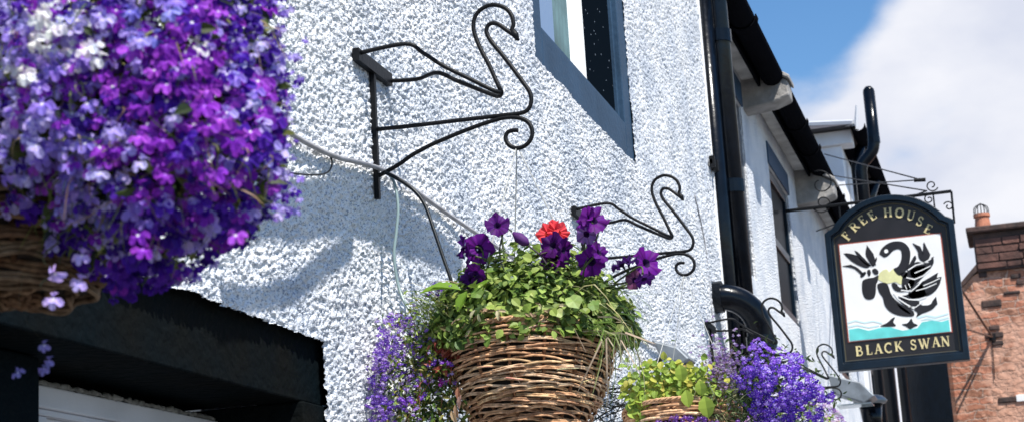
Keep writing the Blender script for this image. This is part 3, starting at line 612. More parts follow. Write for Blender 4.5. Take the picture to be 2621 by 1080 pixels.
# lettering: serif glyphs drawn as strokes, unit height
TK,TN=.20,.085
def arc(cx,cy,rx,ry,a0,a1,n=14): return [(cx+rx*math.cos(math.radians(a0+(a1-a0)*k/n)),cy+ry*math.sin(math.radians(a0+(a1-a0)*k/n))) for k in range(n+1)]
def st(p,w): return ('s',p,w)
def serif(x,y,w=.30): return st([(x-w/2,y+(.03 if y<.5 else -.03)),(x+w/2,y+(.03 if y<.5 else -.03))],.06)
G={
'F':(.62,[st([(.17,0),(.17,1)],TK),st([(.05,.96),(.58,.96)],TN),st([(.57,1),(.57,.78)],.06),st([(.2,.53),(.46,.53)],TN),st([(.46,.64),(.46,.42)],.05),serif(.17,0,.36),serif(.12,1,.2)]),
'E':(.66,[st([(.17,0),(.17,1)],TK),st([(.05,.96),(.60,.96)],TN),st([(.59,1),(.59,.78)],.06),st([(.2,.53),(.46,.53)],TN),st([(.46,.64),(.46,.42)],.05),st([(.05,.04),(.63,.04)],TN),st([(.62,0),(.62,.24)],.06)]),
'R':(.80,[st([(.17,0),(.17,1)],TK),st([(.05,.96)]+arc(.38,.73,.24,.23,90,0),.10),st(arc(.38,.73,.25,.23,20,-90)+[(.2,.5)],.12),st([(.40,.50),(.72,.03)],.17),serif(.17,0,.34),serif(.75,0,.14)]),
'H':(.86,[st([(.17,0),(.17,1)],TK),st([(.69,0),(.69,1)],TK),st([(.2,.52),(.66,.52)],TN),serif(.17,0),serif(.17,1),serif(.69,0),serif(.69,1)]),
'O':(.88,[st(arc(.43,.5,.36,.46,75,285),TK),st(arc(.43,.5,.36,.46,-75,75),TK),st(arc(.43,.5,.36,.48,60,120),.10),st(arc(.43,.5,.36,.48,240,300),.10)]),
'U':(.84,[st([(.17,1),(.17,.35)]+arc(.42,.33,.25,.29,180,270),.17),st(arc(.42,.33,.25,.29,270,360)+[(.68,1)],.09),serif(.17,1),serif(.68,1,.24)]),
'S':(.62,[st([(.52,.74)]+arc(.31,.74,.19,.23,30,180,10)+arc(.31,.74,.19,.22,180,240,5)+[(.34,.50)]+arc(.31,.27,.22,.23,50,-90,10)+arc(.31,.27,.22,.24,-90,-160,5),.13),st([(.53,.98),(.53,.72)],.05),st([(.08,.02),(.08,.3)],.05)]),
'B':(.76,[st([(.17,0),(.17,1)],TK),st([(.05,.96)]+arc(.38,.75,.20,.21,90,-90),.11),st([(.2,.52)]+arc(.40,.28,.25,.24,90,-90)+[(.05,.04)],.12)]),
'L':(.62,[st([(.17,0),(.17,1)],TK),st([(.05,.04),(.58,.04)],TN),st([(.57,0),(.57,.26)],.06),serif(.17,1)]),
'A':(.86,[st([(.12,0),(.42,1)],TN),st([(.42,1),(.70,0)],.19),st([(.22,.34),(.60,.34)],.07),serif(.12,0,.24),serif(.71,0,.30)]),
'C':(.78,[st(arc(.44,.5,.36,.46,50,310,20),.16),st([(.68,.98),(.68,.70)],.05),st([(.68,.02),(.68,.22)],.04)]),
'K':(.84,[st([(.17,0),(.17,1)],TK),st([(.25,.42),(.64,.97)],.085),st([(.34,.55),(.72,.03)],.18),serif(.17,0),serif(.17,1),serif(.64,1,.24),serif(.74,0,.26)]),
'W':(1.16,[st([(.10,1),(.34,0)],.18),st([(.34,0),(.56,.98)],TN),st([(.50,1),(.76,0)],.18),st([(.76,0),(1.02,1)],TN),serif(.10,1,.26),serif(1.02,1,.24)]),
'N':(.88,[st([(.16,0),(.16,1)],TN),st([(.14,1),(.72,.0)],.19),st([(.72,0),(.72,1)],TN),serif(.16,0,.26),serif(.10,1,.2),serif(.72,1,.26)])}
def glyph(ch,cx,cz,h,rot,x=FX+.006):
    b=MB(); w_,ss=G[ch]; c_,s_=math.cos(rot),math.sin(rot)
    for i,(k,p,w) in enumerate(ss):
        pts=strip(p,w)
        P=[]
        for a,bb in pts:
            u=(a-w_/2)*h; v=(bb-.5)*h; uu=u*c_-v*s_; vv=u*s_+v*c_
            P.append((x-i*.00025,cy_(cx,uu),cz+vv))
        n=len(p)
        base=len(b.v); b.v+=P
        for k2 in range(n-1): b.f.append((base+k2,base+k2+1,base+2*n-2-k2,base+2*n-1-k2))
    return b
def cy_(y,u): return y-u      # to the right on the sign is -y
def letters(word,px,h,name):
    b=MB(); pos=[sp_(*p) for p in px]; ch=[c for c in word if c!=' ']
    for i,c in enumerate(ch):
        if name=='arc_lettering':
            l,r_=pos[max(i-1,0)],pos[min(i+1,len(pos)-1)]
            rot=math.atan2(r_[1]-l[1],-(r_[0]-l[0]))
            ex=[52,45,38,32,-1,-12,-20,-30,-37]; rot=math.radians(ex[i])*.9
        else: rot=0
        glyph(c,pos[i][0],pos[i][1],h,rot).build('letter',M['pgold'],sign)
letters('FREE HOUSE',[(2167,605),(2187,581),(2208,565),(2232,553),(2273,545),(2303,546),(2332,553),(2355,567),(2376,587)],.068,'arc_lettering')
letters('BLACK SWAN',[(2200,898),(2225,895),(2249,892),(2274,890),(2301,886),(2338,882),(2367,879),(2396,875),(2420,873)],.070,'base_lettering')
# board face where letters sit is at XS-.012; lift a dark panel edge line
frame_ring(o2,o3,XS-.0165,.004,'gold_line',mat('dull_gilt_line',(.10,.085,.05),.5),sign)
# sign bracket: bar, end drop, scrolls and stays
sb=thing('sign_bracket','black wrought iron bracket with scrolls and stay rods above the hanging sign','bracket',(XS,.05,4.4))
E_=onX(2435,490,XS); zbar=E_.z
b=MB().tube([(XS,YB,zbar),(XS,E_.y,zbar)],.012,6); b.build('top_bar',M['iron'],sb)
MB().tube([(XS,E_.y,zbar),(XS,E_.y+.005,zs_-.02)],.009,6).build('end_drop',M['iron'],sb)
def spiral(cy0,cz0,r0_,turns,a0,dirn=1,n=26):
    return [(XS,cy0+r0_*(1-.75*k/n)*math.cos(a0+dirn*turns*6.283*k/n),cz0+r0_*(1-.75*k/n)*math.sin(a0+dirn*turns*6.283*k/n)) for k in range(n+1)]
for (px,py,r_,tt,a0,d_) in ((2385,475,.045,1.2,3.6,1),(2378,510,.036,1.2,2.0,-1),(2428,528,.036,1.1,.5,1),(2100,470,.10,1.0,1.2,1),(2105,520,.075,1.1,-.5,-1)):
    p=onX(px,py,XS); MB().tube(spiral(p.y,p.z,r_,tt,a0,d_),.005,5).build('scroll',M['iron'],sb,smooth=True)
T1=onX(2358,461,XS); T2=onX(2372,489,XS)
for T_,W_ in ((T1,onX(2110,395,17.97)),(T1,onX(2100,478,17.97)),(T2,onX(2120,448,17.97)),(T2,Vector((14.4,YB-.02,4.60)))):
    MB().tube([T_,W_],.0055,5).build('stay_rod',M['iron'],sb)
MB().tube([T1+Vector((0,.05,.003)),T1+Vector((0,-.03,-.003))],.014,8).build('stay_collar',M['iron'],sb)
for y in (yl_-.12,yr_+.12): MB().tube([(XS,y,zbar-.01),(XS,y,zs_+.06)],.006,5).build('hanger',M['iron'],sb)
exec_plants=True
# ------------------------------------------------------------------ plants
class Tint(MB):
    def __init__(s): super().__init__(); s.col=[]
    def add(s,verts,faces,cols):
        b=len(s.v); s.v+=verts; s.f+=[tuple(b+i for i in f) for f in faces]; s.col+=cols
    def build(s,name,m,parent=None,smooth=False):
        me=bpy.data.meshes.new(name); me.from_pydata(s.v,[],s.f)
        at=me.color_attributes.new('tint','FLOAT_COLOR','CORNER'); arr=[]
        for f,c in zip(s.f,s.col): arr+=[c[0],c[1],c[2],1.0]*len(f)
        at.data.foreach_set('color',arr)
        if smooth: me.polygons.foreach_set('use_smooth',[True]*len(me.polygons))
        return link(name,me,m,parent)
def frame_of(n,roll=None):
    n=Vector(n).normalized(); a=n.orthogonal().normalized(); b_=n.cross(a)
    r=random.uniform(0,6.283) if roll is None else roll
    return a*math.cos(r)+b_*math.sin(r), b_*math.cos(r)-a*math.sin(r), n
def jit(c,j=.15):
    k=random.uniform(1-j,1+j); return tuple(max(0,x*k*random.uniform(.93,1.07)) for x in c)
# leaf: folded 2x3 grid
def leaf(tb,p,n,size,col,wide=.45,curl=.25,axis=None):
    if axis is None: u,v,n=frame_of(n)
    else:
        u=Vector(axis).normalized(); n=Vector(n); n=(n-u*n.dot(u))
        n=n.normalized() if n.length>1e-4 else u.orthogonal().normalized(); v=n.cross(u)
    p=Vector(p); prof=[(0,.08),(.25,.8),(.55,1.0),(.82,.6),(1,.0)]
    V=[];c=curl*random.uniform(.3,1.6)
    for t,wd in prof:
        q=p+u*(t*size)-n*(c*size*t*t)
        for s_ in (-1,0,1): V.append(tuple(q+v*(s_*wd*wide*size*.5)+n*(abs(s_)*wd*.12*size)))
    F_=[];C_=[]
    for i in range(4):
        for k in (0,1): F_.append((i*3+k,i*3+k+1,(i+1)*3+k+1,(i+1)*3+k)); C_.append(col)
    tb.add(V,F_,C_)
def blade(tb,pts,w,col):
    pts=smooth_path(pts,3); n=len(pts); V=[];side=None
    for i,p in enumerate(pts):
        t=(pts[min(i+1,n-1)]-pts[max(i-1,0)]).normalized()
        if side is None: side=t.cross(Vector((random.uniform(-1,1),random.uniform(-1,1),random.uniform(-1,1)))).normalized()
        s_=(side-t*side.dot(t)).normalized(); ww=w*(1-(i/(n-1))**3*.9)
        V+=[tuple(p-s_*ww/2),tuple(p+s_*ww/2)]
    tb.add(V,[(2*i,2*i+1,2*i+3,2*i+2) for i in range(n-1)],[col]*(n-1))
# lobelia floret: three broad lower lobes, two narrow upper lobes, pale throat; local frame, unit size (across)
def floret_geo(tb,p,n,size,col,roll=None,throat=(.75,.72,.8)):
    u,v,n=frame_of(n,roll); p=Vector(p)
    def lobe(ang,l,wd,cup):
        d=u*math.cos(ang)+v*math.sin(ang); e=v*math.cos(ang)-u*math.sin(ang)
        c=jit(col,.10)
        V=[p+d*.06*size+e*.05*size,p+d*.06*size-e*.05*size]
        V+=[p+d*l*.55*size+e*wd*.8*size+n*cup*.35*size,p+d*l*.5*size+n*cup*.10*size,p+d*l*.55*size-e*wd*.8*size+n*cup*.35*size,
            p+d*l*.9*size+e*wd*.7*size-n*cup*.10*size,p+d*l*size-n*cup*.25*size,p+d*l*.9*size-e*wd*.7*size-n*cup*.10*size]
        tb.add([tuple(x) for x in V],[(0,2,3,1),(1,3,4),(2,5,6,3),(3,6,7,4)],[c,c,c,c])
    dn=-math.pi/2
    for k in (-1,0,1): lobe(dn+k*.92,.56,.21,random.uniform(.2,.6))
    for k in (-1,1): lobe(math.pi/2+k*.42,.34,.07,random.uniform(.4,1.0))
    t=[tuple(p+n*.02*size+(u*math.cos(a)+v*math.sin(a))*.085*size-v*.07*size) for a in (0,1.57,3.14,4.71)]
    tb.add(t,[(0,1,2,3)],[throat])
def roll_for(n):
    """roll so that the floret's v axis points up"""
    n=Vector(n).normalized(); a=n.orthogonal().normalized(); b_=n.cross(a); upv=Vector((0,0,1)); 
    # v = b cos r - a sin r ; want v ~ up
    return math.atan2(-a.dot(upv),b_.dot(upv))
def petunia_geo(tb,p,n,size,col,roll=None,ruffle=.26,dark=(.02,.004,.05)):
    u,v,n=frame_of(n,roll); p=Vector(p); ns=30; rings=[(.03,-.55),(.06,-.25),(.15,-.07),(.34,.0),(.50,.0)]
    V=[];ph=random.uniform(0,6)
    for ri,(r,h) in enumerate(rings):
        for k in range(ns):
            a=2*math.pi*k/ns; lob=1.12+ (.07*math.cos(5*a+ph)+.03*math.cos(13*a+2*ph)+.02*math.cos(23*a))*(ri/4)**2
            hh=h+ (ruffle*.5*math.cos(5*a+ph)+ruffle*.5*math.sin(11*a+ph*2)+.05*math.sin(17*a))*(ri/4)**2.5 
            V.append(tuple(p+(u*math.cos(a)+v*math.sin(a))*r*lob*size+n*hh*size*.62))
    F_=[];C_=[]
    for ri in range(4):
        for k in range(ns):
            k2=(k+1)%ns; F_.append((ri*ns+k,ri*ns+k2,(ri+1)*ns+k2,(ri+1)*ns+k))
            if ri<=1: C_.append(dark)
            else:
                a=2*math.pi*(k+.5)/ns; vein=.62 if (k%6==0) else 1
                C_.append(tuple(x*vein*random.uniform(.9,1.1) for x in col))
    tb.add(V,F_,C_)
# ---- wicker basket
def basket(cx,cyb,zr,R1,R2,H,parent,tone=1.0,rings=34,tilt=8,frayed=False):
    """bowl of woven willow: stakes and weavers that pass in front of and behind them"""
    wk=Tint(); NS=14
    def rad(t): # t 0 rim .. 1 bottom
        return R2+(R1-R2)*math.cos(t*math.pi/2)**.85 if t<1 else R2
    def rr(t): return R1*(1-.08*t-.50*t**2.1) if t<=1 else R1*.42*max(.06,1-(t-1)*6)
    for i in range(rings+5):
        t=(i+.3)/rings; z=zr-H*min(t,1+(t-1)*.3)
        r=rr(t); nseg=112
        pts=[];cols=[]
        strands=random.choice((1,2,2))
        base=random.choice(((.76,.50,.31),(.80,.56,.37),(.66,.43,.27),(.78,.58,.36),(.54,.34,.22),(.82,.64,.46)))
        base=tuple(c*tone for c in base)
        wz=H/rings*.66
        start=random.uniform(0,6.28)
        for sdx in range(strands):
            pts=[];nn=nseg
            zz=z+(sdx-.5*(strands-1))*wz*.95; ph=random.uniform(-.003,.003)
            for k in range(nn):
                a=2*math.pi*k/nn+start
                w_=math.cos(a*NS/2+math.pi*(i%2)+start*0)
                ro=r+.0062*w_+random.uniform(-.0007,.0007)
                zk=zz+.003*math.sin(a*3+i)+.002*math.sin(a*7+i*2.3)+random.uniform(-.0006,.0006)
                pts.append((cx+ro*math.cos(a),cyb+ro*math.sin(a),zk))
            sub=MB(); sub.tube(pts,[wz*(.50 if strands==2 else .62)*random.uniform(.9,1.1)]*nn,6,closed=True)
            fc=[]
            for k in range(nn):
                j=k//random.choice((9,10,11)); rs=random.Random(i*97+sdx*31+j); kk=rs.uniform(.7,1.2)
                fc+=[tuple(c*kk for c in base)]*6
            wk.add(sub.v,sub.f,fc)
    for k in range(NS):
        a=2*math.pi*k/NS
        pts=[(cx+(rr(t)+.001)*math.cos(a),cyb+(rr(t)+.001)*math.sin(a),zr+.012-H*t) for t in np.linspace(-.02,1,14)]
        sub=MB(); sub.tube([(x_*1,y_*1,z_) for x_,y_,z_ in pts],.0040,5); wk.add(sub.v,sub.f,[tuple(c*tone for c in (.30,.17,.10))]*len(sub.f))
    for k in range(34 if frayed else 0):   # frayed ends and split canes
        a=random.uniform(0,6.283); t=random.uniform(.02,.95); r=rr(t)+.006; p=Vector((cx+r*math.cos(a),cyb+r*math.sin(a),zr-H*t)); tan=Vector((-math.sin(a),math.cos(a),random.uniform(-.5,.5)))*random.choice((-1,1))
        sub=MB(); sub.tube([p,p+tan*.012+Vector((math.cos(a),math.sin(a),0))*.003,p+tan*random.uniform(.02,.05)+Vector((math.cos(a),math.sin(a),0))*random.uniform(.004,.014)],[.0018,.0016,.0008],4); lc=Tint(); lc.add(sub.v,sub.f,[tuple(c*tone*random.uniform(.8,1.2) for c in (.66,.48,.32))]*len(sub.f)); lc.v=[(cx+(x-cx)*math.cos(math.radians(tilt))+(z-zr)*math.sin(math.radians(tilt)),y,zr-(x-cx)*math.sin(math.radians(tilt))+(z-zr)*math.cos(math.radians(tilt))) for x,y,z in lc.v]; lc.build('loose_cane',M['wicker'],parent)
    TA=math.radians(tilt); tc_,ts_=math.cos(TA),math.sin(TA)
    def tl_(vs): return [(cx+(x-cx)*tc_+(z-zr)*ts_,y,zr-(x-cx)*ts_+(z-zr)*tc_) for x,y,z in vs]
    wk.v=tl_(wk.v)
    o=wk.build('wicker_bowl',M['wicker'],parent,smooth=True)
    rim=Tint()
    for j in range(3):
        nn=110; pts=[(cx+(R1+.004+.005*math.cos(k/nn*6.283*22+j*2.1))*math.cos(k/nn*6.283),cyb+(R1+.004+.005*math.cos(k/nn*6.283*22+j*2.1))*math.sin(k/nn*6.283),zr+.002+.004*math.sin(k/nn*6.283*22+j*2.1)) for k in range(nn)]
        sub=MB(); sub.tube(pts,.0032,6,closed=True); rim.add(sub.v,sub.f,[tuple(c*tone for c in (.62,.42,.27))]*len(sub.f))
    rim.v=tl_(rim.v); rim.build('rim_braid',M['wicker'],parent,smooth=True)
    ln=MB(); n=40; Rn=12
    for i in range(Rn+1):
        t=i/Rn
        for k in range(n):
            a=2*math.pi*k/n; r=max(rr(t)-.010,.01); ln.v.append((cx+r*math.cos(a),cyb+r*math.sin(a),zr+.002-H*t))
    for i in range(Rn):
        for k in range(n): k2=(k+1)%n; ln.f.append((i*n+k,i*n+k2,(i+1)*n+k2,(i+1)*n+k))
    ln.f.append(tuple(range(n))); ln.f.append(tuple(Rn*n+k for k in range(n)))
    ln.v=tl_(ln.v); ln.build('basket_liner',M['liner'],parent)
    return rr
GRPB='planted wicker hanging baskets'
def cords(hook,cx,cyb,zr,R1,parent,r=.0016):
    for k in range(3):
        a=2*math.pi*k/3+.5
        MB().tube([hook,(cx+R1*math.cos(a),cyb+R1*math.sin(a),zr)],r,5).build('hanging_cord',M['cord'],parent)
GREENS=[(.13,.21,.035),(.22,.31,.06),(.07,.13,.025),(.32,.41,.10),(.05,.09,.02),(.27,.36,.08)]
def pt(px,py,X): return onX(px,py,X)
# ================= MAIN BASKET
CX,CY_,ZR=3.735,-.355,2.215
hb=thing('hanging_basket','wicker hanging basket of purple petunias and green leaves, centre of view','basket',(CX,CY_,2.0),GRPB)
basket(CX,CY_,ZR-.016,.184,.10,.24,hb,rings=38,frayed=True)
cords((CX,-.352,2.655),CX,CY_,ZR-.016,.184,hb)
fo=Tint()
cen=Vector((CX,CY_,ZR-.025))
def dome(rx,ry,rz):
    while True:
        d=Vector((random.gauss(0,1),random.gauss(0,1),random.gauss(0,1))).normalized()
        if d.z>-.1: break
    return cen+Vector((d.x*rx,d.y*ry,abs(d.z)*rz)),d
for i in range(8200):
    s_=random.uniform(.55,1.0)**.6
    p,d=dome(.195*s_,.25*s_,.200*s_*(1+.25*math.sin(d_a) if (d_a:=random.uniform(0,6)) else 1))
    c=random.choice(GREENS); c=jit(c,.3)
    n=(d+Vector((random.gauss(0,.5),random.gauss(0,.5),random.gauss(.3,.5))))
    leaf(fo,p,n,random.uniform(.010,.026),c,wide=random.uniform(.5,.95))
# bigger round nasturtium-like and lobed leaves facing the camera side
for (px,py,sz,cc) in ((1265,785,.030,(.33,.42,.10)),(1300,790,.028,(.24,.34,.07)),(1340,785,.034,(.36,.45,.12)),(1310,812,.033,(.42,.50,.14)),(1388,793,.028,(.36,.44,.12)),(1362,758,.030,(.28,.38,.08)),(1468,770,.034,(.30,.40,.12)),(1245,800,.028,(.2,.3,.06)),(1430,800,.022,(.4,.46,.16)),(1220,750,.026,(.15,.25,.05)),(1520,780,.024,(.2,.3,.08))):
    p=pt(px,py,CX-.17)
    n=Vector((-.9,random.uniform(-.5,.1),random.uniform(.2,.8)))
    u,v,nn=frame_of(n); V=[tuple(p)];K=12
    for k in range(K): a=k/K*6.283; V.append(tuple(p+(u*math.cos(a)+v*math.sin(a))*sz*.55*(1+.12*math.cos(5*a))-nn*.10*sz*math.cos(2*a)))
    fo.add(V,[(0,1+k,1+(k+1)%K) for k in range(K)],[jit(cc,.08) for k in range(K)])
# large pale lobed leaf on the left shoulder
for (px,py,dx,dy,sz) in ((1170,740,-.6,.1,.085),(1180,742,-.9,.25,.07),(1205,765,.5,.5,.06),(1195,745,-.2,-.4,.05)):
    p=pt(px,py,CX-.15); leaf(fo,p,(-.5,-.2,1),sz,(.17,.30,.03),wide=.55,curl=.15,axis=Vector((-.1,-dx,dy)))
for i in range(420):   # thin grassy stems leaning out, mostly right side
    right=random.random()<.62
    a=random.uniform(-.6,1.0) if right else random.uniform(2.2,3.6)
    base=cen+Vector((random.uniform(-.12,.10),(-.10 if right else .10)+random.uniform(-.05,.05),random.uniform(.0,.08)))
    out=Vector((random.uniform(-.5,.25),-1 if right else 1,random.uniform(-.3,.8))).normalized()
    l=random.uniform(.07,.17)
    blade(fo,[base,base+out*l*.5+Vector((0,0,.03)),base+out*l+Vector((0,0,random.uniform(-.09,.01)))],random.uniform(.0012,.0035),jit(random.choice([(.22,.30,.10),(.35,.40,.20),(.12,.20,.04),(.40,.36,.18)]),.2))
for i in range(46):   # long drooping blades at the right of the bowl
    base=cen+Vector((random.uniform(-.16,.02),-.17+random.uniform(-.02,.03),random.uniform(-.005,.03)))
    e=base+Vector((random.uniform(-.05,.05),random.uniform(-.09,.0),-random.uniform(.05,.17)))
    blade(fo,[base,(base+e)/2+Vector((0,-.03,.03)),e],random.uniform(.002,.004),jit(random.choice([(.16,.26,.05),(.33,.38,.16),(.50,.42,.28)]),.2))
for (a,b_) in (((1540,872),(1475,1010)),((1552,865),(1556,1040)),((1590,870),(1640,960)),((1470,840),(1500,900)),((1300,930),(1335,985)),((1600,850),(1680,880))):
    blade(fo,[pt(*a,CX-.19),pt((a[0]+b_[0])/2,(a[1]+b_[1])/2,CX-.205),pt(*b_,CX-.19)],.004,(.55,.42,.30))
for i in range(110):   # dry tufts and moss over the rim
    a=random.uniform(1.9,4.4); p=Vector((CX+.195*math.cos(a),CY_+.195*math.sin(a),ZR+.005+random.uniform(-.025,.015)-(math.cos(a))*.022)); leaf(fo,p,(math.cos(a),math.sin(a),.3),random.uniform(.012,.03),jit(random.choice([(.5,.34,.22),(.14,.20,.05),(.55,.5,.3),(.10,.08,.03),(.22,.3,.07)]),.2),wide=.4,axis=Vector((random.uniform(-.4,.2),random.uniform(-1,1),random.uniform(-.9,.5))))
fo.build('foliage',M['leaf'],hb)
# petunias
PUR=(.145,.008,.24); PUR2=(.09,.006,.165); LIL=(.30,.14,.45)
pet=[(1273,576,.056,PUR2,(-1,-.1,.15)),(1227,636,.064,PUR,(-1,-.2,.25)),(1198,652,.050,PUR2,(-.5,.8,.2)),(1183,632,.046,(.07,.01,.16),(-.2,1,.1)),(1217,700,.052,PUR2,(-.8,.3,-.4)),(1207,718,.045,(.06,.01,.15),(-.9,.2,-.7)),
(1413,628,.060,PUR2,(-1,0,.5)),(1421,655,.070,PUR,(-1,-.05,.1)),(1445,640,.050,PUR2,(-.4,-.9,.2)),(1500,558,.056,PUR,(-.9,.3,.4)),(1520,563,.062,PUR,(-.8,-.6,.3)),(1500,600,.045,LIL,(-.7,.1,-.6)),(1513,668,.070,PUR,(-1,-.1,.15)),(1535,645,.046,PUR2,(-.3,-1,.5)),
(1656,672,.064,PUR,(-.95,-.35,.2)),(1590,674,.052,(.05,.01,.12),(-.2,.5,.9)),(1608,668,.050,(.04,.01,.10),(-.3,-.2,1)),(1650,715,.045,(.07,.012,.17),(-.3,-.3,-1)),(1623,716,.042,(.22,.07,.18),(-.9,.2,-.4))]
st_=Tint()
for (px,py,s_,c,n) in pet:
    X=CX-.10+random.uniform(-.04,.03); p=pt(px,py,X); tb=Tint(); petunia_geo(tb,p,Vector(n)+Vector((random.gauss(0,.12),random.gauss(0,.18),random.gauss(0,.18))),s_*random.uniform(.86,1.0),jit(c,.12),ruffle=random.uniform(.2,.42)); tb.build('petunia',M['petal'],hb,smooth=True)
    nn=Vector(n).normalized(); b0=p-nn*s_*.33; root=Vector((X+.03,p.y*.75+CY_*.25,ZR+.08)); 
    sub=MB(); sub.tube(smooth_path([b0,b0-nn*.03+Vector((0,0,-.01)),root],4),[.0035]+[.0022]*8,5); st_.add(sub.v,sub.f,[(.10,.13,.05)]*len(sub.f))
# drooping bud
bp0=pt(1327,607,CX-.1); tb=Tint(); sub=MB(); sub.tube([bp0+Vector((0,.012,.012)),bp0,bp0+Vector((0,-.014,-.012)),bp0+Vector((0,-.022,-.018))],[.003,.012,.011,.004],8); tb.add(sub.v,sub.f,[(.13,.04,.20)]*len(sub.f)); tb.build('petunia_bud',M['petal'],hb,smooth=True)
sub=MB(); sub.tube(smooth_path([bp0+Vector((0,.014,.014)),bp0+Vector((.0,.03,.02)),bp0+Vector((0,.045,-.04)),bp0+Vector((.02,.02,-.12))],5),.0018,5); st_.add(sub.v,sub.f,[(.06,.07,.05)]*len(sub.f))
sub=MB(); sub.tube(smooth_path([bp0+Vector((0,-.02,-.02)),bp0+Vector((.0,-.05,-.05)),bp0+Vector((0,-.07,-.09))],5),.0022,5); st_.add(sub.v,sub.f,[(.06,.05,.06)]*len(sub.f))
st_.build('flower_stem',M['leaf'],hb,smooth=True)
tb=Tint()   # red bloom behind the central petunias
for (px,py,s_) in ((1402,594,.050),(1428,590,.050),(1414,582,.044)):
    petunia_geo(tb,pt(px,py+4,CX-.05),(-1,random.uniform(-.5,.5),.3),s_*.9,(.80,.07,.09),dark=(.45,.03,.02),ruffle=.3)
tb.build('geranium_head',M['petal'],hb)
# trailing lobelia on the left: airy stems, tiny florets, reddish stems
VIO=[(.20,.09,.52),(.30,.14,.60),(.42,.28,.66),(.14,.05,.45),(.50,.38,.70)]
tr_=Tint(); fl_=Tint()
def trail(px0,py0,px1,py1,X0,X1,col,nleaf,nflo,fs,cols,tbS,tbF,spread=.008,w=.0014):
    a=pt(px0,py0,X0); b_=pt(px1,py1,X1); mid=(a+b_)/2+Vector((random.uniform(-.02,.02),random.uniform(-.02,.02),random.uniform(.0,.03)))
    path=smooth_path([a,mid,b_],5); blade(tbS,[a,mid,b_],w,jit(col,.2))
    for k in range(nleaf):
        p=random.choice(path)+Vector((random.gauss(0,spread*.5),random.gauss(0,spread*.6),random.gauss(0,spread*.6))); leaf(tbS,p,(random.gauss(-.4,.6),random.gauss(0,.6),random.gauss(.5,.5)),random.uniform(.008,.017),jit(random.choice(GREENS+[(.30,.28,.06)]),.25),wide=.35)
    for k in range(nflo):
        t=random.random()**.6; p=path[int(t*(len(path)-1))]+Vector((random.gauss(0,spread),random.gauss(0,spread),random.gauss(0,spread))); n=Vector((-1,random.gauss(0,.6),random.gauss(.3,.5)))
        floret_geo(tbF,p,n,random.uniform(fs*.8,fs*1.25),random.choice(cols),roll=roll_for(n)+random.gauss(0,.4))
for i in range(85):
    px0=random.uniform(1085,1180); py0=random.uniform(830,930); a=random.random()
    px1=930+a*240+random.gauss(0,12); py1=random.uniform(790,1110); 
    if py1<880 and px1>1050: py1+=90
    trail(px0,py0,px1,py1,CX-.06,CX-.10+random.uniform(-.06,.08),random.choice([(.25,.22,.08),(.12,.18,.04),(.32,.10,.07)]),9,4,.0115,VIO,tr_,fl_,.010)
for (cx0,cy0,sx,sy_,n_,cs) in ((990,900,32,60,110,VIO),(975,1040,38,36,120,VIO[:4]),(1010,880,30,30,40,VIO),(1150,925,13,7,14,[(.30,.08,.62),(.24,.06,.55)]),(1130,975,13,8,10,[(.50,.05,.50),(.6,.1,.5)]),(1045,1025,22,10,22,[(.26,.08,.60)]),(1065,965,14,18,16,VIO[:2]),(960,960,20,60,60,VIO),(1120,740,30,20,14,VIO[2:]),(1010,810,14,10,10,VIO)):
    for k in range(n_):
        p=pt(random.gauss(cx0,sx*.6),random.gauss(cy0,sy_*.6),CX-.09+random.uniform(-.07,.07)); n=Vector((-1,random.gauss(0,.5),random.gauss(.3,.5)))
        floret_geo(fl_,p,n,random.uniform(.009,.0145),random.choice(cs),roll=roll_for(n)+random.gauss(0,.4))
for i in range(2400):  # dense low foliage under and left of the bowl
    px=random.gauss(1110,62); py=random.uniform(860,1130); 
    if px>1165+ (py-900)*.22 or px<955: continue
    X=CX-.05+random.uniform(-.08,.12); leaf(tr_,pt(px,py,X),(random.gauss(-.6,.5),random.gauss(0,.6),random.gauss(.4,.5)),random.uniform(.009,.02),jit(random.choice(GREENS[:3]+[(.05,.09,.03),(.16,.16,.03),(.22,.20,.05),(.03,.055,.02)]),.3),wide=.4)
for i in range(60):
    px=random.gauss(1135,22); py=random.gauss(905,24); leaf(tr_,pt(px,py,CX-.12),(-1,random.gauss(0,.6),random.gauss(.3,.5)),random.uniform(.012,.026),jit(random.choice([(.42,.09,.06),(.50,.16,.10),(.28,.06,.04)]),.2),wide=.35)
for (px,py,cc) in ((1180,1010,(.66,.40,.32)),(1172,990,(.45,.2,.12)),(1155,1050,(.5,.35,.2)),(1165,1035,(.4,.25,.15))):
    leaf(tr_,pt(px,py,CX-.16),(-1,.2,.2),.030,cc,wide=.4,axis=Vector((0,random.uniform(-.4,.4),-1)))
for i in range(260):  # wispy upper left sprays
    a=(random.gauss(1110,40),random.uniform(745,850)); trail(a[0]+60,a[1]+60,a[0],a[1],CX-.05,CX-.10,(.20,.24,.10),2,0,.01,VIO,tr_,fl_,.010,.0012)
tr_.build('trailing_foliage',M['leaf'],hb)
o=fl_.build('lobelia_florets',M['petal'],hb); o['kind']='stuff'
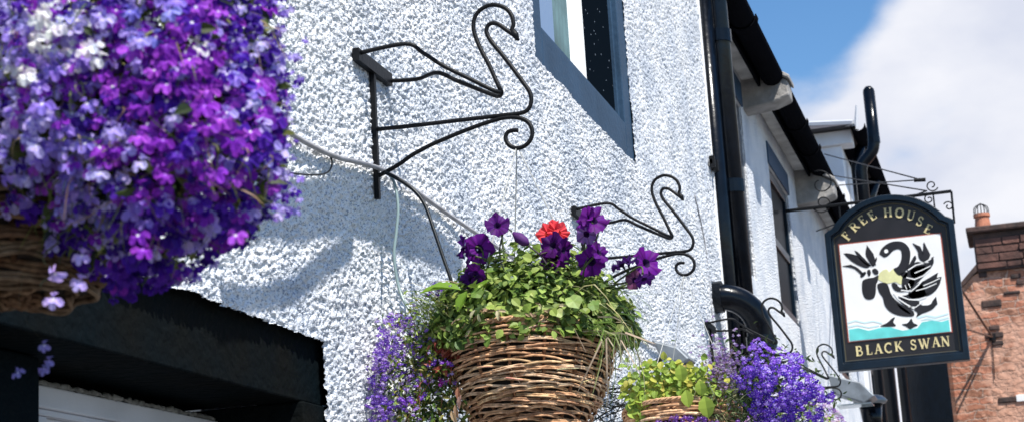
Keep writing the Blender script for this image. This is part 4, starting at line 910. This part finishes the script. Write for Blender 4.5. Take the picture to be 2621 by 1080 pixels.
# ================= SECOND BASKET (lime foliage, purple lobelia ball)
C2=Vector((5.62,-.335,2.255))
h2=thing('hanging_basket','smaller wicker hanging basket of lime green plants and purple lobelia, behind the main one','basket',(C2.x,C2.y,2.0),GRPB)
basket(C2.x,C2.y,C2.z-.03,.185,.10,.26,h2,rings=22)
cords((5.77,-.352,2.705),C2.x,C2.y,C2.z-.03,.185,h2,.0012)
f2=Tint(); LIME=[(.32,.42,.06),(.22,.33,.05),(.46,.45,.08),(.10,.18,.03),(.40,.30,.08),(.17,.27,.05)]
for i in range(2600):
    s_=random.uniform(.4,1)**.6; d=Vector((random.gauss(0,1),random.gauss(0,1),abs(random.gauss(0,1)))).normalized()
    p=C2+Vector((d.x*.17*s_,d.y*.19*s_,d.z*.135*s_-.02)); p.z+=.02*math.sin(p.y*50)
    leaf(f2,p,d+Vector((random.gauss(0,.4),random.gauss(0,.4),random.gauss(.2,.4))),random.uniform(.010,.024),jit(random.choice(LIME),.25),wide=random.uniform(.5,.95))
for i in range(560):
    px=random.gauss(1690,66);py=random.gauss(1000,44); 
    if 1600<px<1880 and 915<py: leaf(f2,pt(px,py,C2.x-.16),(-1,random.gauss(-.1,.4),random.gauss(.5,.4)),random.uniform(.014,.032),jit(random.choice(LIME[:3]),.2),wide=.8)
for (px,py,sz) in ((1803,1030,.07),(1755,1015,.055),(1740,950,.055),(1790,990,.05)):
    leaf(f2,pt(px,py-18,C2.x-.19),(-1,-.1,.4),sz,(.33,.45,.07),wide=.75,axis=Vector((0,-.1,-1)))
for i in range(150):
    px=random.uniform(1790,1960); py=random.uniform(985,1110); a=pt(px,py,C2.x-.15); blade(f2,[a,a+Vector((-.02,random.uniform(-.04,.04),.02)),a+Vector((-.02,random.uniform(-.07,.07),random.uniform(-.07,.03)))],.004,jit(random.choice([(.05,.09,.03),(.03,.06,.02),(.30,.34,.16),(.09,.14,.04)]),.3))
for i in range(1300):
    px=random.gauss(1950,70); py=random.gauss(1010,55)
    leaf(f2,pt(px,py,C2.x-.06+random.uniform(-.03,.10)),(random.gauss(-.6,.5),random.gauss(0,.6),random.gauss(.4,.5)),random.uniform(.012,.026),jit(random.choice([(.05,.09,.03),(.03,.05,.02),(.08,.12,.04)]),.3),wide=.35)
for i in range(160):  # wispy brown-lilac stems between
    a=pt(random.uniform(1830,1890),random.uniform(990,1060),C2.x-.1); b_=pt(random.gauss(1845,28),random.uniform(865,1000),C2.x-.1+random.uniform(-.05,.05)); blade(f2,[a,(a+b_)/2+Vector((0,.01,0)),b_],.0016,jit((.26,.20,.12),.3))
for i in range(90):   # dark tangled blades with small leaves at its left side
    a=pt(random.uniform(1540,1650),random.uniform(985,1095),C2.x-.06); b_=a+Vector((random.uniform(-.05,.05),random.uniform(-.01,.13),random.uniform(-.06,.06))); c_=b_+Vector((0,random.uniform(-.03,.04),random.uniform(-.04,.04)))
    blade(f2,[a,b_,c_],random.uniform(.002,.005),jit((.022,.026,.024),.4)); leaf(f2,c_,(-1,random.gauss(0,.5),.3),random.uniform(.008,.016),jit((.03,.035,.03),.4),wide=.4)
f2.build('foliage',M['leaf'],h2)
l2=Tint()
LOB=[(.19,.07,.56),(.25,.10,.66),(.34,.17,.72),(.14,.04,.48),(.44,.30,.78),(.30,.07,.55)]
for i in range(1750):
    a=random.uniform(0,6.283); r=random.random()**.55
    bm_=.92+.07*math.sin(3*a+.6)+.07*math.sin(7*a+2)+.05*math.sin(13*a); px=1990+122*r*bm_*math.cos(a)+(16 if math.sin(a)>0 else -22*(-math.sin(a))); py=1000+128*r*bm_*math.sin(a)
    if random.random()<.85*(vnoise(np.array([px]),np.array([py]),22,5)[0]<.45): continue
    if py>1000 and px<1885+ (py-1000)*.55: continue
    X=C2.x-.10-.11*math.sqrt(max(0,1-r*r))+random.uniform(-.05,.05)
    n=Vector((-1,-(px-1990)/150+random.gauss(0,.35),(985-py)/150+random.gauss(.2,.35)))
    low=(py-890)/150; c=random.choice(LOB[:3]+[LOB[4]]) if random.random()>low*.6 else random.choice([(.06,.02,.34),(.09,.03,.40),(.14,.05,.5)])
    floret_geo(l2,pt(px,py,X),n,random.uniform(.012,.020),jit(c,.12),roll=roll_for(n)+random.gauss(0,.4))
for i in range(260):
    px=random.gauss(1850,28); py=random.gauss(935,40); n=Vector((-1,random.gauss(0,.5),random.gauss(.3,.5))); floret_geo(l2,pt(px,py,C2.x-.12),n,.012,jit(random.choice([(.38,.26,.50),(.45,.35,.55),(.25,.13,.42)]),.15),roll=roll_for(n))
for i in range(46):
    px=random.gauss(1760,50); py=random.gauss(1072,7); n=Vector((-1,random.gauss(0,.5),random.gauss(.3,.5))); floret_geo(l2,pt(px,py,C2.x-.2),n,.016,jit(random.choice([(.16,.05,.34),(.22,.08,.4)]),.15),roll=roll_for(n))
o=l2.build('lobelia_florets',M['petal'],h2); o['kind']='stuff'
# ================= THIRD BASKET, mostly behind the second: pale pink flowers at the bottom
C3=Vector((8.3,-.345,2.28))
h3=thing('hanging_basket','farthest wicker basket with pale pink and lilac flowers, right of the purple lobelia','basket',(C3.x,C3.y,2.0),GRPB)
basket(C3.x,C3.y,C3.z,.185,.10,.26,h3,rings=14)
f3=Tint(); l3=Tint()
for i in range(1300):
    d=Vector((random.gauss(0,1),random.gauss(0,1),abs(random.gauss(0,1)))).normalized(); s_=random.uniform(.4,1)**.5
    p=C3+Vector((d.x*.2*s_,d.y*.27*s_,d.z*.27*s_)); leaf(f3,p,d+Vector((random.gauss(0,.5),random.gauss(0,.5),0)),random.uniform(.016,.032),jit(random.choice(GREENS),.3),wide=.5)
    if random.random()<.5:
        n=Vector((-1,random.gauss(0,.5),random.gauss(.3,.5))); p=C3+Vector((d.x*.22,d.y*.29,d.z*.30)); floret_geo(l3,p,n,random.uniform(.016,.026),jit(random.choice([(.68,.45,.62),(.60,.50,.72),(.30,.12,.5),(.72,.66,.75)]),.15),roll=roll_for(n))
f3.build('foliage',M['leaf'],h3); o=l3.build('flower_cluster',M['petal'],h3); o['kind']='stuff'
# ================= FOREGROUND BASKET
X0=1.70
h0=thing('hanging_basket','large close wicker basket overflowing with violet, lavender and white lobelia, at left edge','basket',(X0,-.335,1.9),GRPB)
zr0=2.215
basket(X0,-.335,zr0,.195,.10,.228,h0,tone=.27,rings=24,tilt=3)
SIL=[(-160,-260),(660,-260),(665,-60),(672,0),(690,110),(705,200),(722,300),(712,400),(690,470),(645,530),(620,572),(580,600),(535,625),(500,668),(450,705),(405,700),(370,715),(325,728),(285,715),(258,690),(215,665),(180,650),(140,640),(100,610),(50,570),(10,560),(-160,545)]
SILP=[(a*1.0179,b*1.0179) for a,b in SIL]
def inside(x,y,P):
    r=False;n=len(P)
    for i in range(n):
        x1,y1=P[i];x2,y2=P[i-1]
        if (y1>y)!=(y2>y) and x<(x2-x1)*(y-y1)/(y2-y1)+x1: r=not r
    return r
def edge_d(x,y,P):
    m=1e9;n=len(P)
    for i in range(n):
        x1,y1=P[i];x2,y2=P[i-1]; dx,dy=x2-x1,y2-y1; t=max(0,min(1,((x-x1)*dx+(y-y1)*dy)/(dx*dx+dy*dy))); m=min(m,math.hypot(x-x1-t*dx,y-y1-t*dy))
    return m
def depth0(d): return X0-.02-.23*min(1,d/230)**.5
f0=Tint(); cnt=0
while cnt<4600:
    px=random.uniform(-150,740); py=random.uniform(-240,760)
    if not inside(px,py,SILP): continue
    d=edge_d(px,py,SILP)
    if d<14: continue
    cnt+=1
    X=depth0(d)+(random.uniform(.02,.10) if random.random()<.955 else random.uniform(-.02,.01))
    c=random.choice([(.035,.055,.02),(.06,.09,.025),(.12,.16,.04),(.02,.03,.03),(.20,.22,.06)])
    leaf(f0,pt(px,py,X),(random.gauss(-.6,.4),random.gauss(-.1,.5),random.gauss(.4,.5)),random.uniform(.012,.024),jit(c,.3),wide=.5)
for i in range(300):
    px=random.uniform(20,700); py=random.uniform(-40,600)
    if not inside(px,py,SILP): continue
    X=depth0(edge_d(px,py,SILP))+random.uniform(-.02,.03); a=pt(px,py,X); blade(f0,[a,a+Vector((random.uniform(-.02,.01),random.uniform(-.02,.02),-.01)),a+Vector((random.uniform(-.02,.02),random.uniform(-.03,.03),-random.uniform(.02,.05)))],.0016,jit(random.choice([(.20,.22,.06),(.30,.20,.12),(.10,.14,.04)]),.3))
f0.build('foliage',M['leaf'],h0)
DEEP=[(.07,.012,.36),(.045,.010,.24),(.10,.02,.40)]; MAG=[(.28,.035,.52),(.38,.07,.62),(.20,.02,.42)]; LAV=[(.44,.35,.82),(.56,.48,.86),(.33,.22,.74)]; WHT=[(.82,.80,.84),(.86,.86,.84)]; BLU=[(.24,.22,.68),(.34,.32,.78)]
def colour_at(px,py):
    wm=math.exp(-(((px-430)/210)**2+((py-290)/230)**2))*1.6+.12
    wd=max(0,(py-430)/220)*1.5+.22+(.5 if px>600 else 0)
    wl=math.exp(-(((px-120)/230)**2+((py-300)/290)**2))*1.7+.14+(.55*max(0,(px-600)/100))
    ww=.25*math.exp(-(((px-170)/130)**2+((py-100)/110)**2))
    ci=vnoise(np.array([px]),np.array([py]),75,77)[0]; ci2=vnoise(np.array([px]),np.array([py]),60,99)[0]
    wm*=(.4+ci*1.6); wl*=(.35+4.2*max(0,ci2-.30)); ww*=1.8; wd*=(.5+(1-ci)); 
    r=random.random()*(wm+wd+wl+ww+.06)
    if r<wm: return random.choice(MAG)
    r-=wm
    if r<wd: return random.choice(DEEP)
    r-=wd
    if r<wl: return random.choice(LAV)
    r-=wl
    if r<ww: return random.choice(WHT)
    return random.choice(BLU)
fls=[]
n_=0
while n_<1400:
    px=random.uniform(-140,745); py=random.uniform(-200,765)
    if not inside(px,py,SILP): continue
    d=edge_d(px,py,SILP); lay=random.random()
    X=depth0(d)-.012+random.uniform(-.018,.035); n_+=1
    fls.append((px,py,X,random.uniform(.018,.0285),colour_at(px,py)))
for i in range(90):   # ragged hanging tips along the lower edge
    k=random.randint(10,25); a_,b_=SILP[k],SILP[k-1]; t=random.random(); fls.append((a_[0]+(b_[0]-a_[0])*t+random.gauss(3,9),a_[1]+(b_[1]-a_[1])*t+random.gauss(8,12),X0-.03,random.uniform(.010,.018),random.choice(DEEP+LAV[:1])))
for i in range(190):   # loose outliers at the right margin
    py=random.uniform(-20,560); px=random.gauss(712,24)*1.0; fls.append((px,py,X0-.02+random.uniform(-.04,.04),random.uniform(.007,.014),random.choice(DEEP+LAV)))
for (px,py) in ((113,28),(88,100),(72,190),(60,183),(215,122),(250,147),(133,72),(100,45),(150,60),(230,118)):   # white ones
    fls.append((px*1.02,py*1.02,X0-.285,.024,random.choice(WHT)))
for (px,py) in ((208,640),(138,685),(203,705),(135,748)): fls.append((px*1.018,py*1.018,X0-.24,.0215,(.55,.42,.85)))
for (px,py) in ((112,865),(125,905),(112,925),(45,935)): fls.append((px*1.018,py*1.018,X0-.10,.016,(.22,.20,.50)))
for (px,py) in ((590,590),(345,590),(360,625),(265,400),(240,300),(270,410)): fls.append((px*1.018,py*1.018,X0-.27,.022,random.choice(MAG)))
def fnorm(px,py): return Vector((-1,-(px-300)/900+random.gauss(-.05,.45),random.gauss(.35,.40)))
fls=[(px,py,X,s_,c,fnorm(px,py)) for px,py,X,s_,c in fls]
vis=[i for i,f in enumerate(fls) if 10<f[0]<735 and 10<f[1]<770]
front=sorted(vis,key=lambda i:fls[i][2]-fls[i][3]*2)[:90]+list(range(len(fls)-24,len(fls)-14)); fs=set(front[:100])
rest=Tint()
for i,(px,py,X,s_,c,n) in enumerate(fls):
    p=pt(px,py,X); rl=roll_for(n)+random.gauss(0,.35)
    th=(.8,.78,.82) if random.random()<.5 else tuple(min(1,x*1.4+.1) for x in c)
    if i in fs:
        tb=Tint(); floret_geo(tb,p,n,s_,c,roll=rl,throat=th); tb.build('lobelia_floret',M['petal'],h0)
    else: floret_geo(rest,p,n,s_,c,roll=rl,throat=th)
o=rest.build('lobelia_florets',M['petal'],h0); o['kind']='stuff'
# trailing stems carrying the lowest florets
stt=Tint()
for (a,b_) in (((190,600),(212,650)),((150,620),(140,700)),((170,640),(205,715)),((140,700),(137,762)),((60,700),(115,880))):
    A_=pt(a[0],a[1],X0-.15); B_=pt(b_[0],b_[1],X0-.15); blade(stt,[A_,(A_+B_)/2+Vector((-.01,.01,0)),B_],.002,(.10,.10,.05))
stt.build('trailing_stem',M['leaf'],h0)
# ------------------------------------------------------------------ light, sky, camera
SD=Vector((-.9,-1.0,2.05)).normalized()     # towards the sun
sun=bpy.data.lights.new('sun','SUN'); sun.energy=5.0; sun.angle=math.radians(.53); sun.color=(1,.965,.90)
so=bpy.data.objects.new('sun',sun); COL.objects.link(so); so.rotation_euler=SD.to_track_quat('Z','Y').to_euler()
wd=bpy.data.worlds.new('World'); sc.world=wd; wd.use_nodes=True; nt=wd.node_tree; N=nt.nodes; L=nt.links; N.clear()
out=N.new('ShaderNodeOutputWorld'); bg=N.new('ShaderNodeBackground'); bg.inputs['Strength'].default_value=.085
sky=N.new('ShaderNodeTexSky'); sky.sky_type='NISHITA'; sky.sun_disc=False; sky.sun_elevation=math.asin(SD.z); sky.sun_rotation=math.atan2(SD.x,SD.y)
sky.air_density=1.0; sky.dust_density=.3; sky.ozone_density=2.5
tc=N.new('ShaderNodeTexCoord')
# clouds: soft cumulus banks in the sky's own direction space
mp=N.new('ShaderNodeMapping'); mp.inputs['Scale'].default_value=(1,1,1.8); mp.inputs['Location'].default_value=(.35,.1,.0); L.new(tc.outputs['Generated'],mp.inputs['Vector'])
cn=N.new('ShaderNodeTexNoise'); cn.inputs['Scale'].default_value=5.5; cn.inputs['Detail'].default_value=7; cn.inputs['Roughness'].default_value=.52; L.new(mp.outputs[0],cn.inputs['Vector'])
dt=N.new('ShaderNodeVectorMath'); dt.operation='DOT_PRODUCT'; bd_=ray(1960,-60).normalized(); dt.inputs[1].default_value=bd_; 
nm=N.new('ShaderNodeVectorMath'); nm.operation='NORMALIZE'; L.new(tc.outputs['Generated'],nm.inputs[0]); L.new(nm.outputs[0],dt.inputs[0])
mr=N.new('ShaderNodeMapRange'); mr.inputs['From Min'].default_value=.9965; mr.inputs['From Max'].default_value=.99995; mr.inputs['To Min'].default_value=.22; mr.inputs['To Max'].default_value=-.26; L.new(dt.outputs['Value'],mr.inputs['Value'])
d2=N.new('ShaderNodeVectorMath'); d2.operation='DOT_PRODUCT'; d2.inputs[1].default_value=ray(2250,300).normalized(); L.new(nm.outputs[0],d2.inputs[0])
m2=N.new('ShaderNodeMapRange'); m2.inputs['From Min'].default_value=.55; m2.inputs['From Max'].default_value=.97; m2.inputs['To Min'].default_value=-.36; m2.inputs['To Max'].default_value=0; L.new(d2.outputs['Value'],m2.inputs['Value'])
a0_=N.new('ShaderNodeMath'); a0_.operation='ADD'; L.new(cn.outputs['Fac'],a0_.inputs[0]); L.new(m2.outputs[0],a0_.inputs[1])
ad=N.new('ShaderNodeMath'); ad.operation='ADD'; L.new(a0_.outputs[0],ad.inputs[0]); L.new(mr.outputs[0],ad.inputs[1])
cr=N.new('ShaderNodeValToRGB'); cr.color_ramp.elements[0].position=.46; cr.color_ramp.elements[1].position=.68; cr.color_ramp.interpolation='EASE'; L.new(ad.outputs[0],cr.inputs['Fac'])
c3=N.new('ShaderNodeTexNoise'); c3.inputs['Scale'].default_value=9; c3.inputs['Detail'].default_value=6; L.new(mp.outputs[0],c3.inputs['Vector'])
cc=N.new('ShaderNodeValToRGB'); cc.color_ramp.elements[0].position=.35; cc.color_ramp.elements[0].color=(5.7,6.0,7.0,1); cc.color_ramp.elements[1].position=.62; cc.color_ramp.elements[1].color=(7.3,7.4,7.9,1); L.new(c3.outputs['Fac'],cc.inputs['Fac'])
mx=N.new('ShaderNodeMix'); mx.data_type='RGBA'; hs=N.new('ShaderNodeHueSaturation'); hs.inputs['Saturation'].default_value=1.22; hs.inputs['Value'].default_value=1.3; L.new(sky.outputs[0],hs.inputs['Color']); L.new(cr.outputs['Color'],mx.inputs['Factor']); L.new(hs.outputs[0],mx.inputs['A']); L.new(cc.outputs['Color'],mx.inputs['B'])
L.new(mx.outputs['Result'],bg.inputs['Color']); L.new(bg.outputs[0],out.inputs['Surface'])
cam=bpy.data.cameras.new('camera'); co=bpy.data.objects.new('camera',cam); COL.objects.link(co); sc.camera=co
cam.sensor_width=36; cam.lens=F/W0*36; cam.clip_end=2000; cam.clip_start=.05
co.matrix_world=Matrix(((rt.x,up.x,-fw.x,CAM.x),(rt.y,up.y,-fw.y,CAM.y),(rt.z,up.z,-fw.z,CAM.z),(0,0,0,1)))
cam.dof.use_dof=True; cam.dof.focus_distance=4.6; cam.dof.aperture_fstop=12
sc.view_settings.view_transform='Standard'; sc.view_settings.look='None'; sc.view_settings.exposure=.57; sc.view_settings.gamma=1
